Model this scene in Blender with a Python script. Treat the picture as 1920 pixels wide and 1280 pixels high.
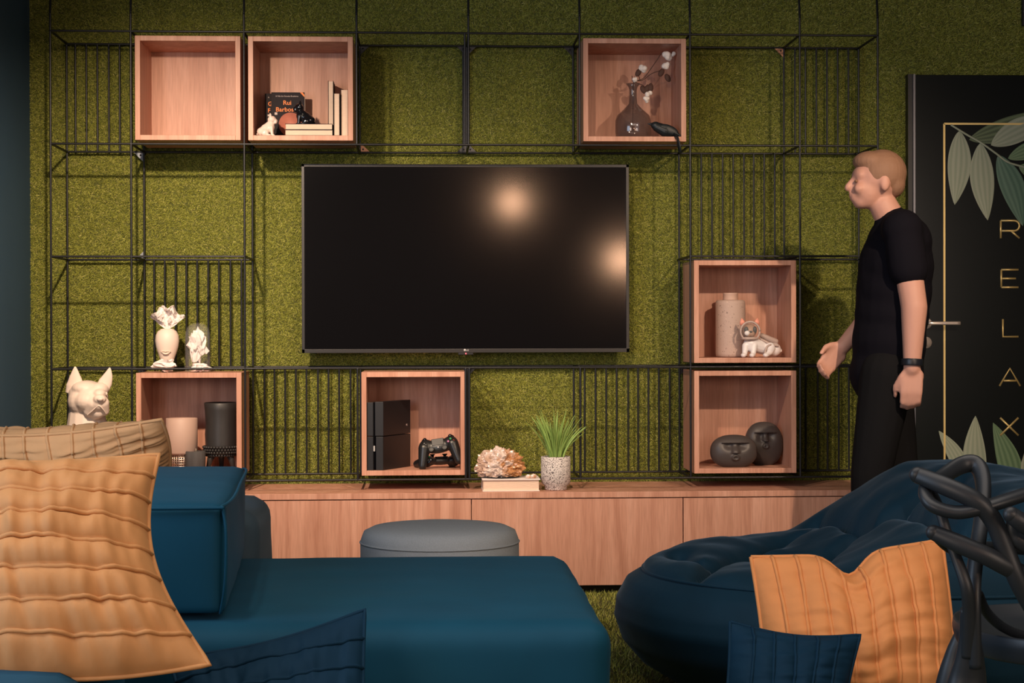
import bpy, bmesh, math, random
import numpy as np
from mathutils import Vector, Matrix, Euler, noise
random.seed(7); np.random.seed(7)
for o in list(bpy.data.objects): bpy.data.objects.remove(o)
SC = bpy.context.scene
COL = SC.collection
# ------------------------------------------------------------------ camera
F, YAW, PIT, ROL = 3218.4, 0.0490868, -0.0056469, -0.0025249
CAM = Vector((-0.1601, -6.9272, 0.99847))
cy, sy = math.cos(YAW), math.sin(YAW); cp, sp = math.cos(PIT), math.sin(PIT); cr, sr = math.cos(ROL), math.sin(ROL)
_r = Vector((cy, -sy, 0)); _f0 = Vector((sy, cy, 0)); _u0 = Vector((0, 0, 1))
FWD = _f0*cp + _u0*sp; _u1 = -_f0*sp + _u0*cp
RIGHT = _r*cr + _u1*sr; UP = -_r*sr + _u1*cr
cd = bpy.data.cameras.new('camera'); cam = bpy.data.objects.new('camera', cd); COL.objects.link(cam)
cd.sensor_width = 36; cd.lens = F/1920*36; cd.clip_start = .05; cd.clip_end = 100
cam.matrix_world = Matrix(((RIGHT.x, UP.x, -FWD.x, CAM.x), (RIGHT.y, UP.y, -FWD.y, CAM.y), (RIGHT.z, UP.z, -FWD.z, CAM.z), (0, 0, 0, 1)))
SC.camera = cam
def ray(px, py): return FWD + RIGHT*((px-960)/F) - UP*((py-640)/F)
def at(px, py, Y):
    """photo pixel -> world point on the vertical plane y=Y (used only to read sizes off the photo)"""
    d = ray(px, py); return CAM + d*((Y-CAM.y)/d.y)
def atz(px, py, Z):
    d = ray(px, py); return CAM + d*((Z-CAM.z)/d.z)
# ------------------------------------------------------------------ light
W = bpy.data.worlds.new('world'); SC.world = W; W.use_nodes = True
W.node_tree.nodes['Background'].inputs[0].default_value = (.35, .45, .6, 1)
W.node_tree.nodes['Background'].inputs[1].default_value = .12
vs = SC.view_settings; vs.view_transform = 'Standard'; vs.look = 'None'; vs.gamma = 1; vs.use_curve_mapping = False
vs.exposure = 0.12
def spot(name, loc, tgt, power, col, ang, blend=.6, rad=.03):
    l = bpy.data.lights.new(name, 'SPOT'); l.energy = power; l.color = col; l.spot_size = math.radians(ang); l.spot_blend = blend; l.shadow_soft_size = rad
    o = bpy.data.objects.new(name, l); COL.objects.link(o); o.location = loc
    o.rotation_euler = (Vector(tgt)-Vector(loc)).to_track_quat('-Z', 'Y').to_euler(); return o
def area(name, loc, tgt, power, col, sx, sy_):
    l = bpy.data.lights.new(name, 'AREA'); l.energy = power; l.color = col; l.shape = 'RECTANGLE'; l.size = sx; l.size_y = sy_
    o = bpy.data.objects.new(name, l); COL.objects.link(o); o.location = loc
    o.rotation_euler = (Vector(tgt)-Vector(loc)).to_track_quat('-Z', 'Y').to_euler(); return o
WARM = (1, .74, .52)
spot('spot_light', (-1.1, -2.12, 2.24), (-1.0, 0, .72), 300, WARM, 79, 1)
spot('spot_light', (0.1, -2.12, 2.26), (.3, 0, .55), 105, WARM, 78, 1)
spot('spot_light', (1.75, -3.3, 2.38), (1.05, 0, .72), 250, WARM, 52, 1)
spot('spot_light', (-.98, -3.55, 2.6), (-.85, -3.5, .4), 46, (1, .84, .66), 80, 1, .08)
spot('spot_light', (1.05, -3.9, 2.6), (.85, -2.9, .2), 60, (1, .82, .64), 75, 1, .08)
area('window_daylight', (-2.6, -4.6, 1.6), (0, -1.6, .7), 50, (.62, .78, 1), 1.6, 2.0)
area('frontal_fill', (-2.7, -8.3, 1.6), (0, 0, .1), 56, (1, .80, .66), 1.4, 1.6)  # added soft frontal fill behind the camera, not a real window
area('frontal_fill', (3.0, -8.0, 1.5), (.2, 0, .1), 46, (1, .80, .66), 1.4, 1.6)  # second added frontal fill, right side; no window is known there
area('overhead_fill', (.2, -4.6, 2.68), (.2, -4.6, 0), 30, (1, .88, .78), 2.4, 1.6)  # added overhead fill to brighten the foreground, no real ceiling fixture

# ------------------------------------------------------------------ materials
MATS = {}
def nodes(name):
    m = bpy.data.materials.new(name); m.use_nodes = True; MATS[name] = m
    return m, m.node_tree, m.node_tree.nodes['Principled BSDF']
def mat(name, col, rough=.5, metal=0, bump=0, bscale=60, sheen=0, var=0, coat=0, spec=.5, emit=0, vscale=6, stretch=(1, 1, 1), transmission=0, ior=1.45):
    m, t, b = nodes(name); n, l = t.nodes, t.links
    b.inputs['Base Color'].default_value = (*col, 1); b.inputs['Roughness'].default_value = rough; b.inputs['Metallic'].default_value = metal
    b.inputs['Specular IOR Level'].default_value = spec
    b.inputs['Sheen Weight'].default_value = sheen; b.inputs['Sheen Roughness'].default_value = .35
    b.inputs['Coat Weight'].default_value = coat; b.inputs['Transmission Weight'].default_value = transmission; b.inputs['IOR'].default_value = ior
    if sheen: b.inputs['Sheen Tint'].default_value = (*[min(1, c*4+.15) for c in col], 1)
    if emit: b.inputs['Emission Color'].default_value = (*col, 1); b.inputs['Emission Strength'].default_value = emit
    tc = n.new('ShaderNodeTexCoord'); mp = n.new('ShaderNodeMapping'); mp.inputs['Scale'].default_value = stretch; l.new(tc.outputs['Object'], mp.inputs[0])
    if bump:
        z = n.new('ShaderNodeTexNoise'); z.inputs['Scale'].default_value = bscale; z.inputs['Detail'].default_value = 4; l.new(mp.outputs[0], z.inputs['Vector'])
        bp = n.new('ShaderNodeBump'); bp.inputs['Strength'].default_value = bump; bp.inputs['Distance'].default_value = .004; l.new(z.outputs[0], bp.inputs['Height']); l.new(bp.outputs[0], b.inputs['Normal'])
    z = n.new('ShaderNodeTexNoise'); z.inputs['Scale'].default_value = vscale; z.inputs['Detail'].default_value = 5; l.new(mp.outputs[0], z.inputs['Vector'])
    mx = n.new('ShaderNodeMixRGB'); v = max(var, .04)
    mx.inputs[1].default_value = (*[c*(1-v) for c in col], 1); mx.inputs[2].default_value = (*[min(1, c*(1+v)) for c in col], 1)
    l.new(z.outputs[0], mx.inputs[0]); l.new(mx.outputs[0], b.inputs['Base Color'])
    return m
def ramp(n, stops):
    r = n.new('ShaderNodeValToRGB'); e = r.color_ramp.elements
    while len(e) < len(stops): e.new(.5)
    for q, (p, c) in zip(e, stops): q.position = p; q.color = (*c, 1)
    return r
def wood(name, a, b_, c):
    m, t, b = nodes(name); n, l = t.nodes, t.links; b.inputs['Roughness'].default_value = .45; b.inputs['Specular IOR Level'].default_value = .35
    tc = n.new('ShaderNodeTexCoord'); oi = n.new('ShaderNodeObjectInfo'); ad = n.new('ShaderNodeVectorMath'); ad.operation = 'ADD'
    ml = n.new('ShaderNodeMath'); ml.operation = 'MULTIPLY'; ml.inputs[1].default_value = 7; l.new(oi.outputs['Random'], ml.inputs[0])
    l.new(tc.outputs['Object'], ad.inputs[0]); l.new(ml.outputs[0], ad.inputs[1])
    mp = n.new('ShaderNodeMapping'); mp.inputs['Scale'].default_value = (1, 1, .06); l.new(ad.outputs[0], mp.inputs[0])
    z1 = n.new('ShaderNodeTexNoise'); z1.inputs['Scale'].default_value = 22; z1.inputs['Detail'].default_value = 3; z1.inputs['Distortion'].default_value = .8; l.new(mp.outputs[0], z1.inputs['Vector'])
    z2 = n.new('ShaderNodeTexNoise'); z2.inputs['Scale'].default_value = 190; z2.inputs['Detail'].default_value = 3; l.new(mp.outputs[0], z2.inputs['Vector'])
    r1 = ramp(n, [(.3, b_), (.52, a), (.72, c)]); l.new(z1.outputs[0], r1.inputs[0])
    mx = n.new('ShaderNodeMixRGB'); mx.blend_type = 'MULTIPLY'; mx.inputs[0].default_value = .35
    r2 = ramp(n, [(.35, (.6, .55, .5)), (.6, (1, 1, 1))]); l.new(z2.outputs[0], r2.inputs[0]); l.new(r1.outputs[0], mx.inputs[1]); l.new(r2.outputs[0], mx.inputs[2])
    l.new(mx.outputs[0], b.inputs['Base Color'])
    bp = n.new('ShaderNodeBump'); bp.inputs['Strength'].default_value = .06; bp.inputs['Distance'].default_value = .001; l.new(z2.outputs[0], bp.inputs['Height']); l.new(bp.outputs[0], b.inputs['Normal'])
    return m
wood('wood', (.55, .285, .20), (.45, .215, .145), (.62, .345, .255))
def turf(name, c1, c2, c3):
    m, t, b = nodes(name); n, l = t.nodes, t.links; b.inputs['Roughness'].default_value = .55; b.inputs['Specular IOR Level'].default_value = .3
    a = n.new('ShaderNodeAttribute'); a.attribute_name = 'blade'; r = ramp(n, [(0, c1), (.55, c2), (1, c3)]); l.new(a.outputs['Fac'], r.inputs[0])
    l.new(r.outputs[0], b.inputs['Base Color']); return m
turf('turf', (.17, .19, .028), (.34, .36, .065), (.60, .54, .20))
mat('turf_backing', (.08, .09, .018), .9, bump=.5, bscale=200, var=.4, vscale=80)
mat('rebar', (.012, .013, .016), .38, .3, spec=.6, var=.2)
mat('bracket_grey', (.2, .22, .25), .5, .4); mat('bracket_copper', (.30, .15, .09), .45, .5)
mat('wall_navy', (.035, .085, .15), .7, var=.25, vscale=1.5)
mat('wall_dark', (.05, .05, .055), .8); mat('ceiling', (.06, .06, .06), .9); mat('floor_base', (.06, .07, .02), .9)
mat('black_plastic', (.008, .008, .009), .42); mat('black_gloss', (.006, .006, .008), .12); mat('screen', (.004, .004, .005), .10, spec=.5)
mat('bezel', (.03, .029, .03), .35, .3); mat('logo_grey', (.55, .55, .57), .4); mat('led_red', (1, .05, .06), .4, emit=9)
mat('door_black', (.006, .008, .008), .2, spec=.3, var=.1); mat('door_trim', (.012, .012, .013), .35); mat('door_edge', (.18, .18, .2), .3, .8)
mat('gold', (.80, .60, .24), .38, .45); mat('chrome', (.80, .68, .60), .25, .6)
mat('velvet_teal', (.004, .058, .108), .7, sheen=.12, bump=.25, bscale=9, var=.22, vscale=5, spec=.2)
mat('velvet_navy', (.010, .028, .046), .75, sheen=.45, bump=.3, bscale=14, var=.3, vscale=7, spec=.2)
mat('velvet_bag', (.005, .028, .052), .7, sheen=.55, bump=.45, bscale=11, var=.35, vscale=6, spec=.2)
mat('fabric_slate', (.05, .085, .115), .85, bump=.2, bscale=250, sheen=.2)
mat('fabric_grey', (.44, .47, .49), .9, bump=.45, bscale=420, var=.22, vscale=300)
mat('pillow_mustard', (.52, .24, .085), .8, sheen=.08, bump=.5, bscale=30, var=.1, vscale=8, stretch=(1, 1, .6))
mat('pillow_tan', (.70, .38, .17), .8, sheen=.05, bump=.5, bscale=34, var=.15)
mat('pillow_apricot', (.66, .265, .09), .8, sheen=.1, bump=.5, bscale=26, var=.12)
mat('pillow_blue', (.002, .024, .055), .8, spec=.2, sheen=.0, bump=.4, bscale=30, var=.2)
mat('plaster_white', (.80, .66, .58), .5, bump=.08, bscale=30); mat('paper', (.84, .76, .74), .75, bump=.15, bscale=25)
mat('skin_lips', (.80, .62, .52), .4)
mat('ceramic_beige', (.50, .34, .275), .55); mat('metal_base', (.55, .42, .34), .3, .9); mat('ceramic_dark', (.028, .026, .026), .45, bump=.1, bscale=40)
mat('candle_grey', (.06, .055, .055), .8, bump=.9, bscale=60, var=.5, vscale=40, stretch=(1, 1, .25)); mat('wick', (.5, .4, .3), .8)
mat('face_dark', (.062, .052, .050), .42, bump=.05, bscale=60)
mat('porcelain_white', (.78, .62, .55), .12, coat=.5); mat('porcelain_black', (.006, .006, .008), .08, coat=1)
mat('cover_dark', (.018, .014, .017), .65, spec=.2); mat('pages', (.72, .55, .43), .8, bump=.5, bscale=60, stretch=(1, 1, 12), var=.08, vscale=30)
mat('orange_ink', (.85, .24, .06), .6); mat('salmon_ink', (.50, .17, .12), .6, var=.2, vscale=40); mat('pale_ink', (.55, .45, .42), .6)
mat('bird_black', (.010, .014, .017), .45, bump=.2, bscale=60); mat('cotton', (.85, .78, .72), .9, sheen=.3, bump=.6, bscale=120); mat('twig', (.07, .03, .02), .7)
mat('console_black', (.010, .010, .012), .45); mat('console_groove', (.002, .002, .003), .1); mat('grip_black', (.012, .012, .013), .35)
mat('btn_green', (.05, .3, .1), .4); mat('btn_red', (.4, .06, .05), .4); mat('btn_pink', (.5, .2, .35), .4); mat('btn_blue', (.12, .2, .5), .4)
mat('leaf', (.26, .40, .10), .5, var=.35, vscale=30, stretch=(3, 3, .3)); mat('suit_white', (.78, .74, .74), .35, coat=.3); mat('suit_grey', (.45, .34, .30), .35)
mat('ear_pink', (.75, .30, .22), .5); mat('dog_dark', (.03, .03, .03), .5); mat('dog_brown', (.35, .2, .13), .5)
mat('skin', (.55, .29, .22), .55, bump=.05); mat('hair', (.26, .14, .085), .7, bump=.6, bscale=90, stretch=(1, 1, .2)); mat('shirt', (.007, .0065, .010), .9, spec=.08, bump=.3, bscale=25)
mat('trousers', (.009, .009, .010), .9, spec=.08, bump=.3, bscale=20); mat('shoe', (.03, .03, .03), .6); mat('band', (.01, .012, .018), .35)
mat('chair_black', (.018, .023, .030), .42, spec=.5); mat('lamp_glow', (1, .55, .32), .5, emit=110); mat('cord', (.01, .01, .01), .6)
mat('sign_black', (.01, .012, .014), .5); mat('sign_white', (.6, .6, .52), .6)
def speckle(name, base, dots, scale, thr):
    m, t, b = nodes(name); n, l = t.nodes, t.links; b.inputs['Roughness'].default_value = .65
    tc = n.new('ShaderNodeTexCoord'); v = n.new('ShaderNodeTexNoise'); v.inputs['Scale'].default_value = scale; v.inputs['Detail'].default_value = 2; l.new(tc.outputs['Object'], v.inputs['Vector'])
    r = ramp(n, [(thr-.03, dots), (thr, base), (.68, base), (.74, [min(1, c*1.3) for c in base])]); l.new(v.outputs[0], r.inputs[0]); l.new(r.outputs[0], b.inputs['Base Color'])
    bp = n.new('ShaderNodeBump'); bp.inputs['Strength'].default_value = .4; bp.inputs['Distance'].default_value = .002; l.new(v.outputs[0], bp.inputs['Height']); l.new(bp.outputs[0], b.inputs['Normal'])
speckle('stone_speckled', (.46, .34, .29), (.10, .06, .05), 140, .33)
speckle('pot_speckled', (.60, .55, .53), (.13, .11, .11), 230, .46)
def crystal():
    m, t, b = nodes('crystal'); n, l = t.nodes, t.links; b.inputs['Roughness'].default_value = .22; b.inputs['Coat Weight'].default_value = .5
    tc = n.new('ShaderNodeTexCoord'); s = n.new('ShaderNodeSeparateXYZ'); l.new(tc.outputs['Object'], s.inputs[0])
    z = n.new('ShaderNodeTexNoise'); z.inputs['Scale'].default_value = 28; z.inputs['Detail'].default_value = 6; l.new(tc.outputs['Object'], z.inputs['Vector'])
    ma = n.new('ShaderNodeMath'); ma.operation = 'MULTIPLY_ADD'; ma.inputs[1].default_value = 4.5; ma.inputs[2].default_value = -.05; l.new(s.outputs[0], ma.inputs[0])
    m2 = n.new('ShaderNodeMath'); m2.operation = 'ADD'; l.new(ma.outputs[0], m2.inputs[0]); l.new(z.outputs[0], m2.inputs[1])
    r = ramp(n, [(.2, (.5, .34, .26)), (.45, (.68, .57, .52)), (.62, (.42, .2, .09)), (.85, (.5, .23, .09))]); l.new(m2.outputs[0], r.inputs[0]); l.new(r.outputs[0], b.inputs['Base Color'])
crystal()
def leafprint(name, c1, c2):
    m, t, b = nodes(name); n, l = t.nodes, t.links; b.inputs['Roughness'].default_value = .4
    a = n.new('ShaderNodeAttribute'); a.attribute_name = 'across'; w = n.new('ShaderNodeMath'); w.operation = 'MULTIPLY'; w.inputs[1].default_value = 14; l.new(a.outputs['Fac'], w.inputs[0])
    tc = n.new('ShaderNodeTexCoord'); z = n.new('ShaderNodeTexNoise'); z.inputs['Scale'].default_value = 30; l.new(tc.outputs['Object'], z.inputs['Vector'])
    ad = n.new('ShaderNodeMath'); ad.operation = 'ADD'; l.new(w.outputs[0], ad.inputs[0]); l.new(z.outputs[0], ad.inputs[1])
    s = n.new('ShaderNodeMath'); s.operation = 'SINE'; l.new(ad.outputs[0], s.inputs[0])
    mr = n.new('ShaderNodeMapRange'); mr.inputs[1].default_value = -1; l.new(s.outputs[0], mr.inputs[0])
    mx = n.new('ShaderNodeMixRGB'); mx.inputs[1].default_value = (*c1, 1); mx.inputs[2].default_value = (*c2, 1); l.new(mr.outputs[0], mx.inputs[0])
    l.new(mx.outputs[0], b.inputs['Base Color'])
leafprint('leaf_pale', (.27, .32, .22), (.37, .40, .29)); leafprint('leaf_green', (.09, .17, .08), (.17, .27, .14)); leafprint('leaf_teal', (.05, .13, .09), (.10, .20, .14))
leafprint('leaf_dim', (.04, .07, .03), (.12, .17, .08))
def glassmat(name, col, a):
    m, t, b = nodes(name); n, l = t.nodes, t.links
    b.inputs['Base Color'].default_value = (*col, 1); b.inputs['Roughness'].default_value = .04; b.inputs['Alpha'].default_value = a; b.inputs['Specular IOR Level'].default_value = .9; b.inputs['Coat Weight'].default_value = .6
glassmat('glass_clear', (.8, .8, .8), .09); glassmat('glass_smoke', (.09, .06, .055), .62)
def perforated():
    m, t, b = nodes('perforated_metal'); b.inputs['Base Color'].default_value = (.55, .42, .34, 1); b.inputs['Metallic'].default_value = .9; b.inputs['Roughness'].default_value = .3
perforated()

# ------------------------------------------------------------------ geometry accumulator (world coordinates)
class G:
    def __init__(s): s.v = []; s.f = []
    def add(s, V, Fs):
        k = len(s.v); s.v += [Vector(q) for q in V]; s.f += [tuple(i+k for i in q) for q in Fs]; return s
    def box(s, a, b, rot=None, c=None):
        V = [Vector((x, y, z)) for x in (a[0], b[0]) for y in (a[1], b[1]) for z in (a[2], b[2])]
        if rot is not None:
            c = Vector(c) if c is not None else (Vector(a)+Vector(b))/2; V = [c+rot@(p-c) for p in V]
        return s.add(V, [(0, 1, 3, 2), (4, 6, 7, 5), (0, 4, 5, 1), (2, 3, 7, 6), (0, 2, 6, 4), (1, 5, 7, 3)])
    def tube(s, P, R, n=12, caps=True, flat=1.0, upv=None):
        P = [Vector(p) for p in P]
        if not hasattr(R, '__len__'): R = [R]*len(P)
        V = []; Fs = []; prev = None
        for i, p in enumerate(P):
            t = (P[min(i+1, len(P)-1)]-P[max(i-1, 0)]); t = t.normalized() if t.length > 1e-9 else Vector((0, 0, 1))
            if prev is None:
                a = Vector((0, 0, 1)) if abs(t.z) < .9 else Vector((1, 0, 0))
                if upv is not None: a = Vector(upv)
                x = t.cross(a).normalized()
            else:
                x = (prev - t*prev.dot(t)); x = x.normalized() if x.length > 1e-6 else prev
            prev = x; y = t.cross(x)
            V += [p+(x*math.cos(2*math.pi*k/n)+y*math.sin(2*math.pi*k/n)*flat)*R[i] for k in range(n)]
        m = len(P)
        for i in range(m-1):
            for k in range(n): Fs.append((i*n+k, i*n+(k+1) % n, (i+1)*n+(k+1) % n, (i+1)*n+k))
        if caps:
            Fs.append(tuple(range(n))[::-1]); Fs.append(tuple(range((m-1)*n, m*n)))
        return s.add(V, Fs)
    def cap(s, p, q, r0, r1=None, n=14):
        """tapered capsule"""
        p, q = Vector(p), Vector(q); r1 = r0 if r1 is None else r1; d = (q-p); L = d.length; d = d/L if L > 1e-9 else Vector((0, 0, 1))
        P = []; R = []
        for a in (80, 60, 40, 20): P.append(p-d*r0*math.sin(math.radians(a))); R.append(r0*math.cos(math.radians(a)))
        P += [p, q]; R += [r0, r1]
        for a in (20, 40, 60, 80): P.append(q+d*r1*math.sin(math.radians(a))); R.append(r1*math.cos(math.radians(a)))
        return s.tube(P, R, n)
    def ell(s, c, r, rot=None, n=20):
        if not hasattr(r, '__len__'): r = (r, r, r)
        c = Vector(c); V = []; Fs = []; m = n//2
        for i in range(1, m):
            th = math.pi*i/m
            for k in range(n):
                ph = 2*math.pi*k/n; q = Vector((r[0]*math.sin(th)*math.cos(ph), r[1]*math.sin(th)*math.sin(ph), r[2]*math.cos(th)))
                V.append(c+(rot@q if rot is not None else q))
        for z in (r[2], -r[2]):
            q = Vector((0, 0, z)); V.append(c+(rot@q if rot is not None else q))
        for i in range(m-2):
            for k in range(n): Fs.append((i*n+k, (i+1)*n+k, (i+1)*n+(k+1) % n, i*n+(k+1) % n))
        N = (m-1)*n
        for k in range(n): Fs.append((N, k, (k+1) % n)); Fs.append((N+1, (m-2)*n+(k+1) % n, (m-2)*n+k))
        return s.add(V, Fs)
    def lathe(s, prof, c, n=40, sx=1, sy_=1):
        c = Vector(c); V = []; Fs = []
        for r, z in prof: V += [c+Vector((r*math.cos(2*math.pi*k/n)*sx, r*math.sin(2*math.pi*k/n)*sy_, z)) for k in range(n)]
        m = len(prof)
        for i in range(m-1):
            for k in range(n): Fs.append((i*n+k, i*n+(k+1) % n, (i+1)*n+(k+1) % n, (i+1)*n+k))
        if prof[0][0] > 1e-4: Fs.append(tuple(range(n))[::-1])
        if prof[-1][0] > 1e-4: Fs.append(tuple(range((m-1)*n, m*n)))
        return s.add(V, Fs)
    def prism(s, pts, y0, y1):
        """pts: list of (x,z) ; extruded y0->y1"""
        n = len(pts); V = [(x, y0, z) for x, z in pts]+[(x, y1, z) for x, z in pts]
        return s.add(V, [tuple(range(n)), tuple(range(2*n-1, n-1, -1))]+[(i, i+n, (i+1) % n+n, (i+1) % n) for i in range(n)])
    def grid(s, fn, nu, nv):
        V = [fn(i/nu, j/nv) for j in range(nv+1) for i in range(nu+1)]
        return s.add(V, [(j*(nu+1)+i, j*(nu+1)+i+1, (j+1)*(nu+1)+i+1, (j+1)*(nu+1)+i) for j in range(nv) for i in range(nu)])
    def xf(s, M): s.v = [M@p for p in s.v]; return s
    def build(s, name, m, parent=None, smooth=True, loc=None, vox=0, sm=0, bev=0, local=False, sub=0, solid=0):
        me = bpy.data.meshes.new(name); off = Vector((0, 0, 0))
        if not local:
            if parent is not None:
                q = parent
                while q is not None: off += q.location; q = q.parent
            if loc is not None: off += Vector(loc)
        me.from_pydata([p-off for p in s.v], [], s.f); me.update()
        bm = bmesh.new(); bm.from_mesh(me); bmesh.ops.recalc_face_normals(bm, faces=bm.faces); bm.to_mesh(me); bm.free()
        me.materials.append(MATS[m]); o = bpy.data.objects.new(name, me); COL.objects.link(o)
        if parent is not None: o.parent = parent
        if loc is not None: o.location = loc
        if smooth: me.polygons.foreach_set('use_smooth', [True]*len(me.polygons))
        if solid:
            d = o.modifiers.new('s', 'SOLIDIFY'); d.thickness = solid
        if vox:
            d = o.modifiers.new('r', 'REMESH'); d.mode = 'VOXEL'; d.voxel_size = vox; d.use_smooth_shade = True
        if sm:
            d = o.modifiers.new('s', 'SMOOTH'); d.iterations = sm; d.factor = .6
        if bev:
            d = o.modifiers.new('b', 'BEVEL'); d.width = bev; d.segments = 3; d.limit_method = 'ANGLE'
            if smooth: d.harden_normals = False
        if sub:
            d = o.modifiers.new('u', 'SUBSURF'); d.levels = sub; d.render_levels = sub
        return o
def thing(name, label, cat, loc, group=None, rot=None):
    o = bpy.data.objects.new(name, None); COL.objects.link(o); o.location = loc; o.empty_display_size = .05
    if rot: o.rotation_euler = rot
    o['label'] = label; o['category'] = cat
    if group: o['group'] = group
    return o
def tag(o, label, cat, group=None, kind=None):
    if label: o['label'] = label
    if cat: o['category'] = cat
    if group: o['group'] = group
    if kind: o['kind'] = kind
    return o
def struct(o): o['kind'] = 'structure'; return o
def text(name, s, size, c, m, parent, depth=.0006, align='CENTER', local=False, rot=(math.pi/2, 0, 0), sx=1):
    cu = bpy.data.curves.new(name, 'FONT'); cu.body = s; cu.size = size; cu.extrude = depth; cu.align_x = align; cu.resolution_u = 3
    cu.offset = .0003 if name == 'title' else 0
    t = bpy.data.objects.new(name, cu); me = bpy.data.meshes.new_from_object(t); bpy.data.objects.remove(t)
    o = bpy.data.objects.new(name, me); COL.objects.link(o); me.materials.clear(); me.materials.append(MATS[m]); o.parent = parent
    off = Vector((0, 0, 0))
    if not local:
        q = parent
        while q is not None: off += q.location; q = q.parent
    o.location = Vector(c)-off; o.rotation_euler = rot; o.scale = (sx, 1, 1)
    return o
def spline(P, n=8):
    P = [Vector(p) for p in P]; out = []
    for i in range(len(P)-1):
        a, b, c, d = P[max(i-1, 0)], P[i], P[i+1], P[min(i+2, len(P)-1)]
        for k in range(n):
            t = k/n; out.append(.5*((2*b)+(c-a)*t+(2*a-5*b+4*c-d)*t*t+(3*b-a-3*c+d)*t**3))
    out.append(P[-1]); return out
def lerp(a, b, t): return a+(b-a)*t

# ------------------------------------------------------------------ setting
WY = .035
xl = at(57, 400, WY).x
g = G().box((xl-.2, WY, -.05), (4.2, WY+.1, 2.7)); struct(g.build('wall_back', 'turf_backing', smooth=False))
g = G().box((xl-.12, -2.3, 0), (xl, WY, 2.7)); struct(g.build('wall_left', 'wall_navy', smooth=False))
g = G().box((4.2, -10, 0), (4.3, WY, 2.7)); struct(g.build('wall_right', 'wall_dark', smooth=False))
g = G().box((-5, -10.1, 0), (4.3, -10, 2.7)); struct(g.build('wall_rear', 'wall_dark', smooth=False))
g = G().box((-5, -10.1, -.1), (4.3, WY+.1, 0)); struct(g.build('floor', 'floor_base', smooth=False))
g = G().box((-5, -10.1, 2.7), (4.3, WY+.1, 2.8)); struct(g.build('ceiling', 'ceiling', smooth=False))
def blades(name, n, org, ax, ay, nrm, L, w, label):
    """short synthetic grass blades standing on a rectangle"""
    org, ax, ay, nrm = [np.array(q, float) for q in (org, ax, ay, nrm)]
    u = np.random.rand(n, 1); v = np.random.rand(n, 1); base = org+ax*u+ay*v
    exu, eyu = ax/np.linalg.norm(ax), ay/np.linalg.norm(ay)
    th = np.random.rand(n, 1)*2*np.pi; lean = np.random.rand(n, 1)*.9+.35
    side = np.cos(th)*exu+np.sin(th)*eyu; ph = th+np.pi/2+np.random.randn(n, 1)*.5; dirn = np.cos(ph)*exu+np.sin(ph)*eyu
    Ls = L*(.6+.6*np.random.rand(n, 1)); tip = base+nrm*Ls*np.cos(lean)+dirn*Ls*np.sin(lean)
    co = np.stack([base-side*w/2, base+side*w/2, tip], 1).reshape(-1, 3)
    me = bpy.data.meshes.new(name); me.vertices.add(3*n); me.vertices.foreach_set('co', co.ravel()); me.loops.add(3*n)
    me.loops.foreach_set('vertex_index', np.arange(3*n, dtype=np.int32)); me.polygons.add(n); me.polygons.foreach_set('loop_start', np.arange(0, 3*n, 3, dtype=np.int32))
    me.update(calc_edges=True); a = me.attributes.new('blade', 'FLOAT', 'POINT'); a.data.foreach_set('value', np.repeat(np.clip(np.random.randn(n)*.22+.42, 0, 1), 3).astype(np.float32))
    me.materials.append(MATS['turf']); o = bpy.data.objects.new(name, me); COL.objects.link(o)
    tag(o, label, 'artificial grass', kind='stuff'); return o
blades('wall_grass', 1080000, (xl, WY, .2), (4.19-xl, 0, 0), (0, 0, 2.49), (0, -1, 0), .018, .0024, 'green artificial grass covering the whole wall behind the television')
blades('floor_grass', 170000, (xl, -3.6, 0), (2.9-xl, 0, 0), (0, 3.2, 0), (0, 0, 1), .022, .003, 'green artificial grass on the floor between sofa and lounger')

# door
DY = WY-.055
dl = at(1711, 600, DY).x; dt = at(1711, 138, DY).z
door = bpy.data.objects.new('door_1', None); COL.objects.link(door); door.location = (dl, DY, 0); struct(door)
G().box((dl+.012, DY, 0), (dl+.83, WY+.02, dt-.004)).build('door_leaf', 'door_black', door, False, bev=.002)
G().box((dl-.014, DY+.012, 0), (dl+.004, WY+.02, dt)).build('door_frame', 'door_trim', door, False)
G().box((dl+.004, DY-.002, 0), (dl+.012, DY+.02, dt-.002)).build('door_edge_strip', 'door_edge', door, False)
gx = at(1770.5, 500, DY).x; gz = at(1770, 232, DY).z
g = G().box((gx-.004, DY-.002, .1), (gx+.004, DY, gz)).box((gx, DY-.002, gz-.004), (gx+.52, DY, gz+.004)).box((gx+.516, DY-.002, .1), (gx+.524, DY, gz)); g.build('gold_border', 'gold', door, False)
def letter(strokes, cx, cy_, w, h):
    g = G()
    for st in strokes:
        P = [at(cx+(a-.5)*w, cy_+(.5-b)*h, DY-.002) for a, b in st]; g.tube(P, .0042, 8, flat=.5, upv=(0, -1, 0))
    g.build('letter', 'gold', door)
arc = [(1-.28+.28*math.sin(t), .71+.29*math.cos(t)) for t in [math.pi*k/8 for k in range(9)]]
letter([[(0, 0), (0, 1)], [(0, 1)]+arc+[(0, .42)], [(.55, .42), (1, 0)]], 1894, 430, 35, 33)
letter([[(0, 0), (0, 1)], [(0, 1), (1, 1)], [(0, .5), (.85, .5)], [(0, 0), (1, 0)]], 1893.5, 522, 32, 33)
letter([[(0, 1), (0, 0), (1, 0)]], 1895, 614.5, 29, 33)
letter([[(0, 0), (.5, 1), (1, 0)], [(.2, .3), (.8, .3)]], 1893.5, 707, 39, 33)
letter([[(0, 0), (1, 1)], [(0, 1), (1, 0)]], 1892.5, 799.5, 34, 33)
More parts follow.
